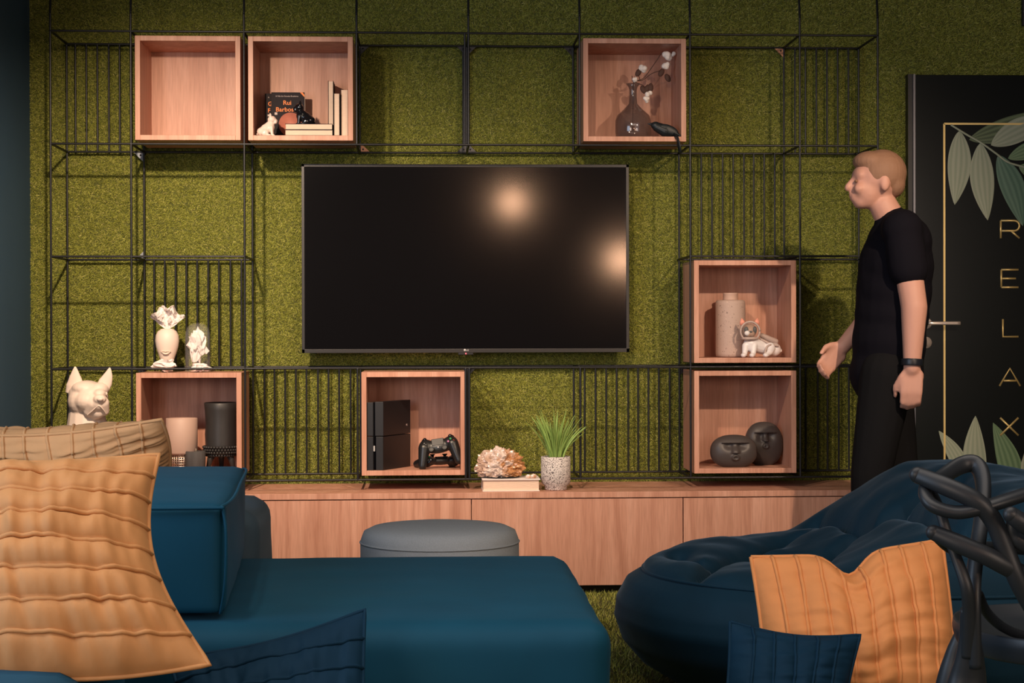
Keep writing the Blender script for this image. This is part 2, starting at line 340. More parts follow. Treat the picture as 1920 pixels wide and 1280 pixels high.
def leaf(base, tip, wpx, m, curve=0.0, lift=.0012, name='leaf_print'):
    """leaf shape printed on the door, pixel coordinates of base and tip, with a fine thickness"""
    b, t = Vector(base), Vector(tip); d = t-b; n = Vector((-d.y, d.x)).normalized(); V = []; A = []
    N = 26; M = 10
    for i in range(N+1):
        s = i/N; w = wpx*(math.sin(math.pi*s**.85)**.85 if 0 < s < 1 else 0); c = b+d*s+n*curve*math.sin(math.pi*s)
        for j in range(M+1):
            a = j/M*2-1; q = c+n*w*.5*a; V.append(at(q.x, q.y, DY-lift-.0006*(1-abs(a)))); A.append(a)
    g = G(); g.add(V, [(i*(M+1)+j, i*(M+1)+j+1, (i+1)*(M+1)+j+1, (i+1)*(M+1)+j) for i in range(N) for j in range(M)])
    o = g.build(name, m, door); at_ = o.data.attributes.new('across', 'FLOAT', 'POINT'); at_.data.foreach_set('value', A)
leaf((1817, 262), (1995, 205), 46, 'leaf_dim', 4, .0006)
leaf((1799, 245), (1790, 384), 44, 'leaf_pale', -4); leaf((1838, 268), (1852, 413), 45, 'leaf_pale', 3)
leaf((1872, 290), (1918, 424), 46, 'leaf_teal', -6); leaf((1858, 272), (1975, 218), 44, 'leaf_pale', -4, .0016); leaf((1890, 297), (1990, 268), 32, 'leaf_green', -4)
leaf((1910, 312), (1990, 330), 34, 'leaf_green', 4)
leaf((1815, 900), (1760, 807), 30, 'leaf_pale', 4); leaf((1835, 930), (1829, 779), 44, 'leaf_pale', -5, .0018); leaf((1905, 940), (1862, 792), 44, 'leaf_green', 8)
leaf((1850, 960), (1836, 850), 34, 'leaf_green', -3); leaf((1925, 960), (1931, 825), 36, 'leaf_pale', 0); leaf((1800, 895), (1700, 884), 24, 'leaf_green', -6); leaf((1870, 950), (1900, 850), 30, 'leaf_dim', 0, .0004)
P = [at(x, y, DY-.003) for x, y in ((1783, 234), (1812, 252), (1840, 268), (1868, 288), (1890, 304), (1925, 315), (1990, 340))]
G().tube(spline(P), .0042, 8, flat=.35, upv=(0, -1, 0)).build('printed_stem', 'leaf_pale', door)
hc = at(1736, 606, DY); g = G().tube([hc, hc+Vector((0, -.009, 0))], [.0245, .0225], 28); hd = g.build('door_handle', 'chrome', door, bev=.002)
g = G().tube(spline([hc+Vector((0, -.005, 0)), hc+Vector((0, -.042, 0)), hc+Vector((.016, -.052, 0)), hc+Vector((.126, -.052, .0))], 6), .0075, 12, flat=.55, upv=(0, 1, 0)); g.build('lever', 'chrome', hd)
kc = at(1736, 642, DY); g = G().tube([kc, kc+Vector((0, -.008, 0))], [.0245, .0225], 28).box((kc.x-.004, kc.y-.011, kc.z-.014), (kc.x+.004, kc.y-.006, kc.z+.008)); g.build('keyhole_rosette', 'chrome', door)

s0 = at(1913, 50, WY); o = thing('wall_sign', 'small black sign plate high on the grass above the door', 'sign', (s0.x+.06, WY-.02, s0.z))
G().box((s0.x, WY-.03, s0.z), (s0.x+.14, WY-.012, s0.z+.2)).build('sign_plate', 'sign_black', o, False, bev=.002)
G().tube([(s0.x+.03, WY-.031, s0.z+.055), (s0.x+.03, WY-.035, s0.z+.055)], .026, 24).build('white_mark', 'sign_white', o)

# ------------------------------------------------------------------ rebar lattice
FR, BK = -.3006, -.002
CX = [(-3*.43-.3038)]+[(c-4)*.43 for c in range(1, 8)]+[3*.43+.3071]
RZ = [2.15, 1.72, 1.29, .86, .43]
lat = thing('rebar_lattice', 'black ribbed rebar lattice frame mounted across the grass wall', 'wall frame', (0, 0, .43))
RR = .0049
def rod(g, p, q, r=RR):
    p, q = Vector(p), Vector(q); L = (q-p).length; n = max(2, int(L/.0034))
    g.tube([p+(q-p)*i/n for i in range(n+1)], [r if i % 2 else r*.84 for i in range(n+1)], 7)
def rodp(g, P, r=RR):
    for a, b in zip(P[:-1], P[1:]): rod(g, a, b, r)
for Y in (FR, BK):
    nm = 'front' if Y == FR else 'rear'
    for c, x in enumerate(CX):
        spans = [(.43, .86), (1.72, 2.15)] if c in (3, 4, 5) else [(.43, 2.15)]
        for a, b in spans[:-1]:
            g = G(); rod(g, (x, Y, a), (x, Y, b)); g.build('upright_rod', 'rebar', lat)
        g = G(); a, b = spans[-1]; rod(g, (x, Y, a), (x, Y, b))
        if Y == FR:
            rodp(g, [(x, Y, 2.15), (x, Y, 2.22), (x, Y+.012, 2.29), (x, Y+.045, 2.37), (x, Y+.10, 2.44), (x, Y+.2, 2.5), (x, WY, 2.52)])
        g.build('upright_rod', 'rebar', lat)
        if c == 4:
            for a, b in spans: g = G(); rod(g, (x-.014, Y, a), (x-.014, Y, b)); g.build('upright_rod', 'rebar', lat)
    for r, z in enumerate(RZ):
        segs = [(0, 2), (6, 8)] if r == 2 else [(0, 8)]
        for a, b in segs:
            g = G(); rod(g, (CX[a], Y, z), (CX[b], Y, z)); g.build('crossbar', 'rebar', lat)
for r, z in enumerate(RZ):
    for c, x in enumerate(CX):
        if r == 2 and c in (3, 4, 5): continue
        g = G(); rod(g, (x, FR, z), (x, WY-.005, z)); g.build('spacer_rod', 'rebar', lat)
def bars(pxs, r):
    for p in pxs:
        x = at(p, 400, BK).x; g = G(); rod(g, (x, BK, RZ[r+1]), (x, BK, RZ[r]), RR*.93); g.build('grille_bar', 'rebar', lat)
bars([142.5, 163, 183.6, 205, 225.3, 247], 0)
bars([1491, 1510.6, 1531, 1551, 1571, 1591], 0)
bars([1295, 1315, 1335, 1355, 1375, 1395, 1413.5, 1433, 1452.6], 1)
bars([288.7, 308.6, 328.8, 349, 369.3, 390, 410, 431.7, 452.3], 2)
bars([495, 513.8, 533.7, 553.8, 573.7, 595.3, 615, 635, 656.5], 3)
bars([1095.5, 1116, 1136, 1155.5, 1177, 1195.7, 1215, 1234.5, 1255], 3)
bars([1490, 1510, 1532.7, 1551, 1572, 1591], 3)
def bracket(c, r, sx, sz, m, s=.034):
    x, z = CX[c], RZ[r]; q = G().prism([(x+sx*.004, z+sz*.004), (x+sx*(s+.004), z+sz*.004), (x+sx*.004, z+sz*(s+.004))], BK-.003, BK+.001)
    b = q.build('corner_bracket', m, lat, False); cx_, cz_ = x+sx*.013, z+sz*.013
    G().tube([(cx_, BK-.006, cz_), (cx_, BK-.003, cz_)], .0035, 10).build('screw', 'rebar', b)
bracket(1, 1, -1, -1, 'bracket_grey'); bracket(1, 2, -1, 1, 'bracket_grey', .028); bracket(1, 3, -1, -1, 'rebar')
for c, r, sx, sz in ((3, 0, 1, -1), (4, 0, -1, -1), (4, 0, 1, -1), (4, 1, -1, 1), (4, 1, 1, 1), (4, 3, 1, -1), (6, 3, 1, -1), (5, 0, -1, -1)): bracket(c, r, sx, sz, 'rebar')
bracket(7, 0, -1, -1, 'bracket_copper'); bracket(3, 1, 1, 1, 'bracket_copper')

# ------------------------------------------------------------------ wooden cubes
BF, BB = -.296, -.008; HB = .2005; T = .0195
cubes = {}
def cube(key, c, r, label):
    cx_ = (CX[c]+CX[c+1])/2; cz_ = (RZ[r]+RZ[r+1])/2; x0, x1, z0, z1 = cx_-HB, cx_+HB, cz_-HB+.001, cz_+HB-.001
    o = thing('cube_shelf', label, 'cube shelf', (cx_, (BF+BB)/2, z0), 'open wooden cube shelves in the lattice')
    G().box((x0, BF, z0), (x0+T, BB, z1)).build('side_panel', 'wood', o, False, bev=.0012); G().box((x1-T, BF, z0), (x1, BB, z1)).build('side_panel', 'wood', o, False, bev=.0012)
    G().box((x0+T, BF, z1-T), (x1-T, BB, z1)).build('top_panel', 'wood', o, False, bev=.0012); G().box((x0+T, BF, z0), (x1-T, BB, z0+T)).build('bottom_panel', 'wood', o, False, bev=.0012)
    G().box((x0+T, BB-.012, z0+T), (x1-T, BB, z1-T)).build('back_panel', 'wood', o, False)
    cubes[key] = (x0, x1, z0+T, z1)
cube('B1', 1, 0, 'empty wooden cube shelf at the upper left of the wall lattice')
cube('B2', 2, 0, 'wooden cube shelf holding books and two dog figurines')
cube('B3', 5, 0, 'wooden cube shelf holding the smoky glass vase of cotton')
cube('R1', 6, 2, 'wooden cube shelf holding the speckled bottle vase')
cube('R2', 6, 3, 'wooden cube shelf holding two dark stone faces')
cube('C', 3, 3, 'wooden cube shelf holding the black game console')
cube('L', 1, 3, 'wooden cube shelf with planter and black vase behind the sofa')
fl = {k: v[2] for k, v in cubes.items()}

# ------------------------------------------------------------------ television
TY = -.10; a = at(565, 307, TY); b = at(1180, 660, TY)
x0, x1, z0, z1 = a.x, b.x, b.z, a.z
tv = thing('television', 'large black flat screen television on the green grass wall', 'television', ((x0+x1)/2, TY/2, z0))
G().box((x0, TY+.004, z0), (x1, TY+.035, z1)).build('housing', 'black_plastic', tv, False, bev=.004)
G().box((x0+.12, TY+.035, z0+.1), (x1-.12, WY, z1-.12)).build('wall_mount', 'black_plastic', tv, False, bev=.01)
bw = .0115
g = G().box((x0, TY, z1-bw), (x1, TY+.01, z1)).box((x0, TY, z0), (x1, TY+.01, z0+bw+.004)).box((x0, TY, z0), (x0+bw, TY+.01, z1)).box((x1-bw, TY, z0), (x1, TY+.01, z1)); g.build('bezel', 'bezel', tv, False, bev=.001)
G().box((x0+bw*.5, TY+.0035, z0+bw*.5), (x1-bw*.5, TY+.012, z1-bw*.5)).build('screen', 'screen', tv, False)
lc = at(871.5, 656, TY-.001); g = G().tube([lc, lc+Vector((0, -.0008, 0))], .0045, 20); lo = g.build('logo_disc', 'logo_grey', tv)
text('logo_text', 'LG', .0095, lc+Vector((.0102, -.0008, -.0036)), 'logo_grey', tv)
lc = at(873.5, 662.8, TY); G().tube([lc+Vector((0, .004, 0)), lc+Vector((0, -.001, 0))], .0021, 12).build('standby_light', 'led_red', tv)
G().box((lc.x-.03, TY+.002, lc.z-.005), (lc.x+.03, TY+.02, z0+.003)).build('sensor_housing', 'black_plastic', tv, False, bev=.002)

# ------------------------------------------------------------------ low cabinet
KY = -.425; kt = .389; kx0 = xl+.01; kx1 = 1.66
S = [at(s, 1000, KY).x for s in (487, 884, 1281)]; S = [S[0]-(S[1]-S[0])]+S+[S[2]+(S[2]-S[1])]; S[0] = max(S[0], kx0+.02); kx1 = min(S[-1], dl-.03); S[-1] = kx1
cab = thing('low_cabinet', 'long low wooden cabinet running under the wall lattice', 'cabinet', ((kx0+kx1)/2, KY/2, 0))
G().box((kx0, KY, kt-.022), (kx1, WY-.02, kt)).build('top_board', 'wood', cab, False, bev=.001)
G().box((kx0, KY+.022, .032), (kx1, WY-.02, kt-.022)).build('carcass', 'wood', cab, False)
G().box((kx0+.02, KY+.05, 0), (kx1-.02, WY-.03, .032)).build('plinth', 'black_plastic', cab, False)
S[0] = kx0
for p, q in zip(S[:-1], S[1:]): G().box((p+.0018, KY, .034), (q-.0018, KY+.02, kt-.026)).build('door_panel', 'wood', cab, False, bev=.0008)

# ------------------------------------------------------------------ figurine helpers
def dogblob(c, h, f=1, tilt=0):
    """sitting bulldog, faces f (+1 -> +x), h = height, returns G in world coords"""
    g = G(); c = Vector(c)
    def q(x, y, z): return c+Vector((x*h*f, y*h, z*h))
    def e(x, y, z, rx, ry, rz): g.ell(q(x, y, z), (rx*h, ry*h, rz*h), n=16)
    e(-.28, 0, .21, .25, .24, .21); e(-.10, 0, .33, .26, .22, .24); e(.08, 0, .40, .20, .21, .24)
    g.cap(q(-.2, 0, .28), q(.10, 0, .56), .21*h, .175*h); e(.15, 0, .75, .20, .21, .18); e(.30, 0, .69, .115, .15, .105)
    for s in (-1, 1):
        g.cap(q(.09, s*.15, 1.0), q(.10, s*.13, .84), .035*h, .075*h); g.cap(q(.14, s*.13, .40), q(.17, s*.13, .05), .09*h, .06*h)
        e(.21, s*.13, .045, .085, .065, .045); e(-.15, s*.19, .16, .18, .10, .16); e(.02, s*.22, .045, .12, .06, .045)
        e(.31, s*.07, .63, .085, .075, .075)
    e(-.50, 0, .10, .05, .05, .04)
    return g
bz = fl['B2']+.0005
YB = -.17
# books: covers lie in world coords
def book(name, label, x0, x1, y0, y1, z0, z1, axis, group):
    """axis = direction of thickness: 'z' lying, 'x' upright with page edges to the front"""
    o = thing(name, label, 'book', ((x0+x1)/2, (y0+y1)/2, z0), group); t = .0016
    if axis == 'z':
        G().box((x0, y0, z0), (x1, y1, z0+t)).box((x0, y0, z1-t), (x1, y1, z1)).box((x1-t, y0, z0), (x1, y1, z1)).build('cover', 'cover_dark', o, False)
        G().box((x0+.002, y0+.002, z0+t), (x1-t, y1-.002, z1-t)).build('page_block', 'pages', o, False)
    else:
        G().box((x0, y0, z0), (x0+t, y1, z1)).box((x1-t, y0, z0), (x1, y1, z1)).box((x0, y1-t, z0), (x1, y1, z1)).build('cover', 'cover_dark', o, False)
        G().box((x0+t, y0+.003, z0+.002), (x1-t, y1-t, z1-.003)).build('page_block', 'pages', o, False)
    return o
def X(px, Y, py=600): return at(px, py, Y).x
def Zp(py, Y, px=700): return at(px, py, Y).z
y0b = -.285
sx0, sx1 = X(536, y0b), X(624.5, y0b)
zz = bz; hb = (Zp(232, y0b, 580)-bz)/2
book('lying_book', 'dark covered book lying under the other book in the cube shelf', sx0-.001, sx1+.001, y0b, y0b+.12, zz, zz+hb-.0004, 'z', 'books lying in the cube shelf')
book('lying_book', 'dark covered book directly beneath the black dog figurine', sx0, sx1, y0b, y0b+.12, zz+hb, zz+2*hb, 'z', 'books lying in the cube shelf')
book('upright_book', 'tallest upright book right of the dog figurines in the cube shelf', X(616.5, y0b+.13), X(626.5, y0b+.13), y0b+.125, y0b+.25, bz, Zp(151, y0b+.125, 620), 'x', 'books standing in the cube shelf')
book('upright_book', 'shortest upright book, the middle one of the standing three', X(627, y0b), X(638, y0b), y0b+.0, y0b+.12, bz, Zp(174, y0b, 630), 'x', 'books standing in the cube shelf')
book('upright_book', 'upright book against the right side of the cube shelf', X(640, y0b+.02), cubes['B2'][1]-T-.001, y0b+.02, y0b+.15, bz, Zp(167, y0b+.02, 645), 'x', 'books standing in the cube shelf')
def cover(label, px0, px1, pyt, Y, front):
    x0, x1 = X(px0, Y), X(px1, Y); zt = Zp(pyt, Y, 540); w = x1-x0; h = zt-bz
    o = thing('paperback', label, 'book', ((x0+x1)/2, Y, bz), 'dark paperbacks facing out in the cube shelf')
    G().box((x0, Y, bz), (x1, Y+.012, zt)).build('cover', 'cover_dark', o, False, bev=.0006)
    G().box((x0+.001, Y+.002, bz+.001), (x1+.0012, Y+.010, zt-.001)).build('page_block', 'pages', o, False)
    def T_(n, s, size, u, v, m, al='LEFT', sx=1): text(n, s, size, (x0+w*u, Y-.0004, bz+h*v), m, o, .0003, al, sx=sx)
    if front:
        T_('series_line', 'A Vida dos Grandes Brasileiros', .0082, .13, .905, 'pale_ink', sx=.86)
        for d in (0,): T_('title', 'Rui', .024, .35+d*8, .74, 'orange_ink', sx=1.05); T_('title', 'Barbosa', .024, .13+d*8, .60, 'orange_ink', sx=1.05)
        cc = Vector((x0+w*.58, Y-.0006, bz+h*.33)); g = G().tube([cc+Vector((0, .0008, 0)), cc], w*.36, 36); g.build('portrait_disc', 'salmon_ink', o)
        G().prism([(x1-.018, zt-.0005), (x1-.008, zt-.0005), (x1-.0005, zt-.010), (x1-.0005, zt-.019)], Y-.0006, Y+.0002).build('corner_flash', 'orange_ink', o, False)
        G().box((x0+w*.1, Y-.0008, bz+h*.53), (x0+w*.18, Y, bz+h*.58)).build('publisher_mark', 'pale_ink', o, False)
    else:
        T_('series_line', 'A', .0082, .10, .905, 'pale_ink'); T_('title', 'G', .024, .10, .74, 'orange_ink'); T_('title', 'F', .024, .09, .60, 'orange_ink')
        G().box((x0+w*.09, Y-.0008, bz+h*.52), (x0+w*.16, Y, bz+h*.56)).build('publisher_mark', 'pale_ink', o, False)
cover('dark paperback with orange title behind the black dog figurine', 510, 572.5, 173, -.12, True)
cover('dark paperback half hidden behind the orange titled one', 498, 555, 175.5, -.09, False)
c0 = at(505, 254, -.262); c0.z = bz
o = dogblob((c0.x-.004, -.25, bz), .086, 1).build('dog_figurine', 'porcelain_white', None, loc=(c0.x, -.25, bz), vox=.0014, sm=3)
tag(o, 'glossy white dog figurine sitting before the dark paperbacks', 'figurine')
c0 = X(566, -.245); o = dogblob((c0+.005, -.235, bz+2*hb), .091, -1).build('dog_figurine', 'porcelain_black', None, loc=(c0, -.235, bz+2*hb), vox=.0014, sm=3)
tag(o, 'glossy black dog figurine sitting on the two lying books', 'figurine')
# ------------------------------------------------------------------ B3 : vase with cotton, bird
bz = fl['B3']+.0005; vy = -.17; vc = Vector((X(1187, vy, 200), vy, bz))
k = 3218/6.75
R_ = 34/k; zt = Zp(157, vy, 1187)-bz; zs = Zp(205, vy, 1187)-bz
o = thing('glass_vase', 'smoky glass carafe vase holding cotton stems', 'vase', vc)
prof = [(R_*.55, .001), (R_*.95, .006), (R_, .03), (R_, zs*.62), (R_*.9, zs*.8), (R_*.55, zs*.98), (.017, zs*1.18), (.0145, zs*1.4), (.0145, zt*.88), (.018, zt*.94), (.029, zt)]
G().lathe(prof, vc, 48).build('vase_body', 'glass_smoke', o)
o = thing('cotton_branch', 'dried cotton branch standing in the smoky glass vase', 'branch', vc+Vector((0, 0, .02)))
def V3(px, py, Y): return at(px, py, Y)
top = vc+Vector((.002, 0, zt))
g = G()
for P in ([(1207, 146), (1228, 118), (1240, 100)], [(1205, 150), (1222, 138), (1236, 133)], [(1199, 150), (1197, 138), (1203, 131)], [(1200, 158), (1208, 162), (1212, 172)], [(1186, 152), (1185, 142)]):
    g.tube(spline([vc+Vector((-.004, 0, .03)), vc+Vector((.0, .002, zt*.6)), top]+[V3(x, y, vy-.01) for x, y in P]), [.0016]*200, 7) if False else None
    pts = spline([vc+Vector((-.004, 0, .03)), vc+Vector((.0, .002, zt*.6)), top]+[V3(x, y, vy-.01) for x, y in P]); g.tube(pts, .0015, 7)
g.build('stems', 'twig', o)
def boll(px, py, r, seed):
    random.seed(seed); c = V3(px, py, vy-.012); g = G()
    for i in range(5):
        d = Vector((random.uniform(-1, 1), random.uniform(-.6, .6), random.uniform(-1, 1))); g.ell(c+d*r*.5, r*.62, n=14)
    g.build('cotton_boll', 'cotton', o, vox=.002, sm=2)
for a_ in ((1206, 128, .018, 1), (1251, 104, .020, 2), (1262, 101, .012, 9), (1249, 122, .017, 3), (1216, 176, .016, 4), (1212, 187, .013, 5), (1190, 150, .013, 6)): boll(*a_)
g = G()
for px, py, dx in ((1197, 136, 1), (1240, 136, 1), (1252, 146, -1), (1213, 166, 1), (1206, 168, -1), (1220, 164, 0)):
    c = V3(px, py, vy-.012); g.ell(c, (.011, .004, .018), Euler((0, .5*dx, 0)).to_matrix(), 10)
g.build('husk', 'twig', o)
# bird perched at the shelf edge
by = BF+.022; bb = V3(1245, 250, by)
def bq(px, py, dy=0): return V3(px, py, by+dy)
o = thing('bird_ornament', 'black bird ornament perched at the right shelf edge by the vase', 'ornament', (bb.x, by, bz))
g = G().ell(bq(1229, 235), (.019, .017, .015), n=16); g.cap(bq(1232, 238), bq(1247, 245), .019, .025); g.cap(bq(1247, 245), bq(1268, 252), .025, .011)
g.cap(bq(1223, 233), bq(1214, 232), .007, .0015)
g.build('body', 'bird_black', o, vox=.0015, sm=3)
for s in (-1, 1):
    g = G(); r3 = Euler((0, math.radians(22), 0)).to_matrix(); g.ell(bq(1254, 243, s*.016), (.040, .007, .018), r3, 18); g.cap(bq(1266, 249, s*.014), bq(1285, 261, s*.008), .007, .0015)
    g.build('wing', 'bird_black', o)
g = G().tube([bq(1262, 252, -.012), bq(1270, 259, -.036), bq(1273, 272, -.04), bq(1276, 287, -.042)], [.010, .011, .013, .009], 12, flat=.35, upv=(1, 0, 0)); g.build('tail', 'bird_black', o)
g = G()
for s in (-.006, .006): g.tube([bq(1243, 252, s), Vector((bq(1243, 252).x, by+s, bz))], .0015, 6)
g.build('feet', 'bird_black', o)
g = G().ell(bq(1224, 231, -.012), .0018, n=8); g.build('eye', 'porcelain_black', o)

# ------------------------------------------------------------------ R1 : speckled vase, astronaut dog
bz = fl['R1']+.0005; vy = -.13; vc = Vector((X(1369.5, vy), vy, bz)); k = 3218/(6.93+vy)
R_ = 28/k; h = Zp(549, vy, 1369)-bz; hs = Zp(562.5, vy, 1369)-bz
o = thing('bottle_vase', 'tall speckled stone bottle vase behind the astronaut dog', 'vase', vc)
G().lathe([(R_*.85, 0), (R_*.97, .004), (R_, .015), (R_, hs-.014), (R_*.97, hs-.004), (R_*.86, hs), (14/k, hs+.0005)], vc, 56).build('vase_body', 'stone_speckled', o)
G().lathe([(14.3/k, hs-.001), (14/k, hs+.004), (13.7/k, h-.006), (14.6/k, h-.001), (13/k, h), (11/k, h-.003), (10.5/k, h-.02)], vc, 40).build('neck', 'ceramic_beige', o)
dy = -.235; o = thing('dog_figurine', 'white dog figurine in a space suit with round glass helmet', 'figurine', (X(1425, dy), dy, bz))
def D(px, py, d=0): return at(px, py, dy+d)
zf = bz
g = G().cap(D(1408, 645), D(1445, 655, .03), .030, .026); g.ell(D(1452, 655, .025), (.026, .028, .027)); g.ell(D(1408, 648, -.005), (.024, .024, .026))
for px, d in ((1396, -.02), (1412, -.028)):
    p = D(px+2, 648, d*.6); q = D(px, 664, d); q.z = zf+.012; g.cap(p, q, .014, .010); q = D(px-2, 666, d-.008); q.z = zf+.009; g.ell(q, (.011, .014, .009))
p = D(1444, 652, -.005); g.ell(p, (.020, .014, .022)); q = D(1436, 668, -.024); q.z = zf+.009; g.ell(q, (.012, .016, .009)); g.cap(D(1444, 660, -.005), q, .012, .009)
q = D(1462, 657, .02); g.ell(q, .009)
g.build('suit', 'suit_white', o, vox=.0018, sm=2)
g = G().cap(D(1429, 629, .012), D(1454, 640, .02), .010, .012); g.tube(spline([D(1424, 634, .0), D(1445, 645, -.006), D(1460, 648, -.004)]), .005, 8); g.tube(spline([D(1446, 646, -.014), D(1438, 650, -.018), D(1434, 662, -.022)]), .004, 8)
g.build('backpack', 'suit_grey', o)
hc = D(1405.5, 621, -.012); rh = .0385
g = G(); P = [hc+Vector((math.cos(t)*rh*.98, -.012, math.sin(t)*rh*.98)) for t in [2*math.pi*i/32 for i in range(33)]]; g.tube(P, .0042, 8); P = [hc+Vector((math.cos(t)*rh*.75, .0+math.sin(t)*rh*.6, -rh*.72)) for t in [2*math.pi*i/32 for i in range(33)]]; g.tube(P, .006, 8)
g.build('helmet_ring', 'suit_grey', o)
G().ell(hc, rh, n=36).build('helmet_glass', 'glass_clear', o)
hd = G().ell(hc+Vector((0, .004, .002)), (.029, .027, .028)).ell(hc+Vector((-.008, -.020, -.010)), (.011, .009, .012)).ell(hc+Vector((.006, -.020, -.010)), (.011, .009, .012)).build('head', 'dog_brown', o, vox=.0018, sm=2)
G().ell(hc+Vector((-.017, -.020, .006)), (.009, .006, .013)).ell(hc+Vector((.017, -.020, .006)), (.008, .006, .014)).ell(hc+Vector((0, -.029, -.001)), (.006, .004, .004)).build('dark_patches', 'dog_dark', hd)
G().ell(hc+Vector((-.014, -.024, -.007)), (.011, .007, .010)).build('white_cheek', 'suit_white', hd)
for s in (-1, 1):
    g = G(); p = hc+Vector((s*.026, .0, .026)); g.tube([p, p+Vector((s*.003, 0, .012)), p+Vector((s*.005, 0, .026))], [.012, .0095, .001], 14, flat=.45, upv=(0, 1, 0)); g.build('ear', 'ear_pink', o)
# ------------------------------------------------------------------ R2 : stone faces
bz = fl['R2']+.0005
def stoneface(label, px0, px1, pyt, Y, dep, brow, nose, mouth):
    x0, x1 = X(px0, Y), X(px1, Y); zt = Zp(pyt, Y, 1400); cx_ = (x0+x1)/2; rx = (x1-x0)/2; rz = (zt-bz)/2*1.04; cz_ = zt-rz
    o = thing('stone_face', label, 'sculpture', (cx_, Y, bz), 'dark stone face sculptures')
    N, M = 180, 110; V = []; Fs = []
    for j in range(M+1):
        th = math.pi*j/M
        for i in range(N):
            ph = 2*math.pi*i/N
            sx_, cx2 = math.sin(th)*math.cos(ph), math.sin(th)*math.sin(ph); sz = math.cos(th)
            f = lambda v, e: math.copysign(abs(v)**e, v)
            x = f(sx_, .86)*rx; y = f(cx2, .95)*dep; z = f(sz, .86)*rz
            if cx2 < 0:
                # front relief: eye hollows below the brow and a nose ridge, raised mouth
                u = x; w = z; bw_ = brow[1]; zb = brow[0]
                y0 = 0
                if w < zb: 
                    for s in (-1, 1): y0 += .30*dep*math.exp(-((u-s*bw_*.42)/(bw_*.42))**2)*math.exp(-((w-(zb-rz*.17))/(rz*.24))**2)*min(1, (zb-w)/(rz*.06))
                nw = .12*rx+.0+(zb-w)*.10
                if nose < w < zb: y0 -= .26*dep*math.exp(-(u/nw)**4)*min(1, .35+(zb-w)/(zb-nose)*.75)
                y0 -= .20*dep*math.exp(-((math.hypot(u, (w-mouth)*1.25)-rx*.11)/(rx*.055))**2)
                y += y0
            V.append((cx_+x, Y+y, max(bz, cz_+z)))
    for j in range(M):
        for i in range(N): Fs.append((j*N+i, (j+1)*N+i, (j+1)*N+(i+1) % N, j*N+(i+1) % N))
    g = G().add(V, Fs); ob = g.build('stone_body', 'face_dark', o)
    g = G()
    g.tube(spline([(cx_-brow[1], Y-dep*.80, cz_+brow[0]+.001), (cx_, Y-dep*.99, cz_+brow[0]+.002), (cx_+brow[1], Y-dep*.80, cz_+brow[0]+.001)]), [.0008]+[.0022]*15+[.0008], 8); g.build('brow', 'face_dark', o)
    g = G(); g.box((cx_-.0085, Y-dep*1.2, cz_+nose-.001), (cx_+.0085, Y-dep*.9, cz_+nose+.004)); g.build('nose_tip', 'face_dark', o, bev=.002)
stoneface('wide dark stone face in front of the taller one', 1331, 1419, 814.5, -.225, .048, (.036, .055), -.004, -.022)
stoneface('taller dark stone face standing behind the wide one', 1396, 1467, 790.5, -.13, .045, (.048, .045), .014, -.006)

# ------------------------------------------------------------------ C : console and controllers
bz = fl['C']+.0005; pc = Vector((X(687.5, -.285, 880), -.285, bz)); ang = math.radians(-60)
o = thing('game_console', 'black game console standing upright in the cube shelf', 'game console', pc)
Hc = .262; wd = .028; Lc = .25
ca = math.radians(62); ux = Vector((1, 0, 0)); 
ex = Vector((math.cos(math.radians(-4)), math.sin(math.radians(-4)), 0)); ey = Vector((math.cos(ca), math.sin(ca), 0))
def CP(a, b, c): return pc+ex*a+ey*b+Vector((0, 0, c))
def cbox(g, a0, a1, b0, b1, c0, c1, skew=0.0):
    V = [CP(a, b, c+skew*b) for a in (a0, a1) for b in (b0, b1) for c in (c0, c1)]
    return g.add(V, [(0, 1, 3, 2), (4, 6, 7, 5), (0, 4, 5, 1), (2, 3, 7, 6), (0, 2, 6, 4), (1, 5, 7, 3)])
Lc = .22
cbox(G(), 0, .0255, 0, Lc, 0, Hc*.495).build('lower_shell', 'console_black', o, False, bev=.0012); cbox(G(), 0, .0255, 0, Lc, Hc*.505, Hc).build('upper_shell', 'console_black', o, False, bev=.0012)
cbox(G(), .036, .064, 0, Lc, 0, Hc*.495).build('lower_shell', 'console_black', o, False, bev=.0012); cbox(G(), .032, .064, 0.002, Lc, Hc*.505, Hc+.002).build('upper_shell', 'console_black', o, False, bev=.0012)
cbox(G(), .02, .044, .006, Lc-.003, .002, Hc-.003).build('glossy_strip', 'console_groove', o, False)
for s in (0, 1): cbox(G(), .0635, .0648, Lc*.86-.012*s, Lc*.86-.012*s+.008, Hc*.60+.004*s, Hc*.60+.006+.004*s)
t = text('side_logo', 'PS', .011, CP(.0645, Lc*.86, Hc*.62), 'pale_ink', o, .0003, rot=(math.pi/2, 0, ca))
g = G(); cbox(g, .0275, .031, -.001, .004, Hc*.28, Hc*.36); g.build('usb_port', 'logo_grey', o, False)
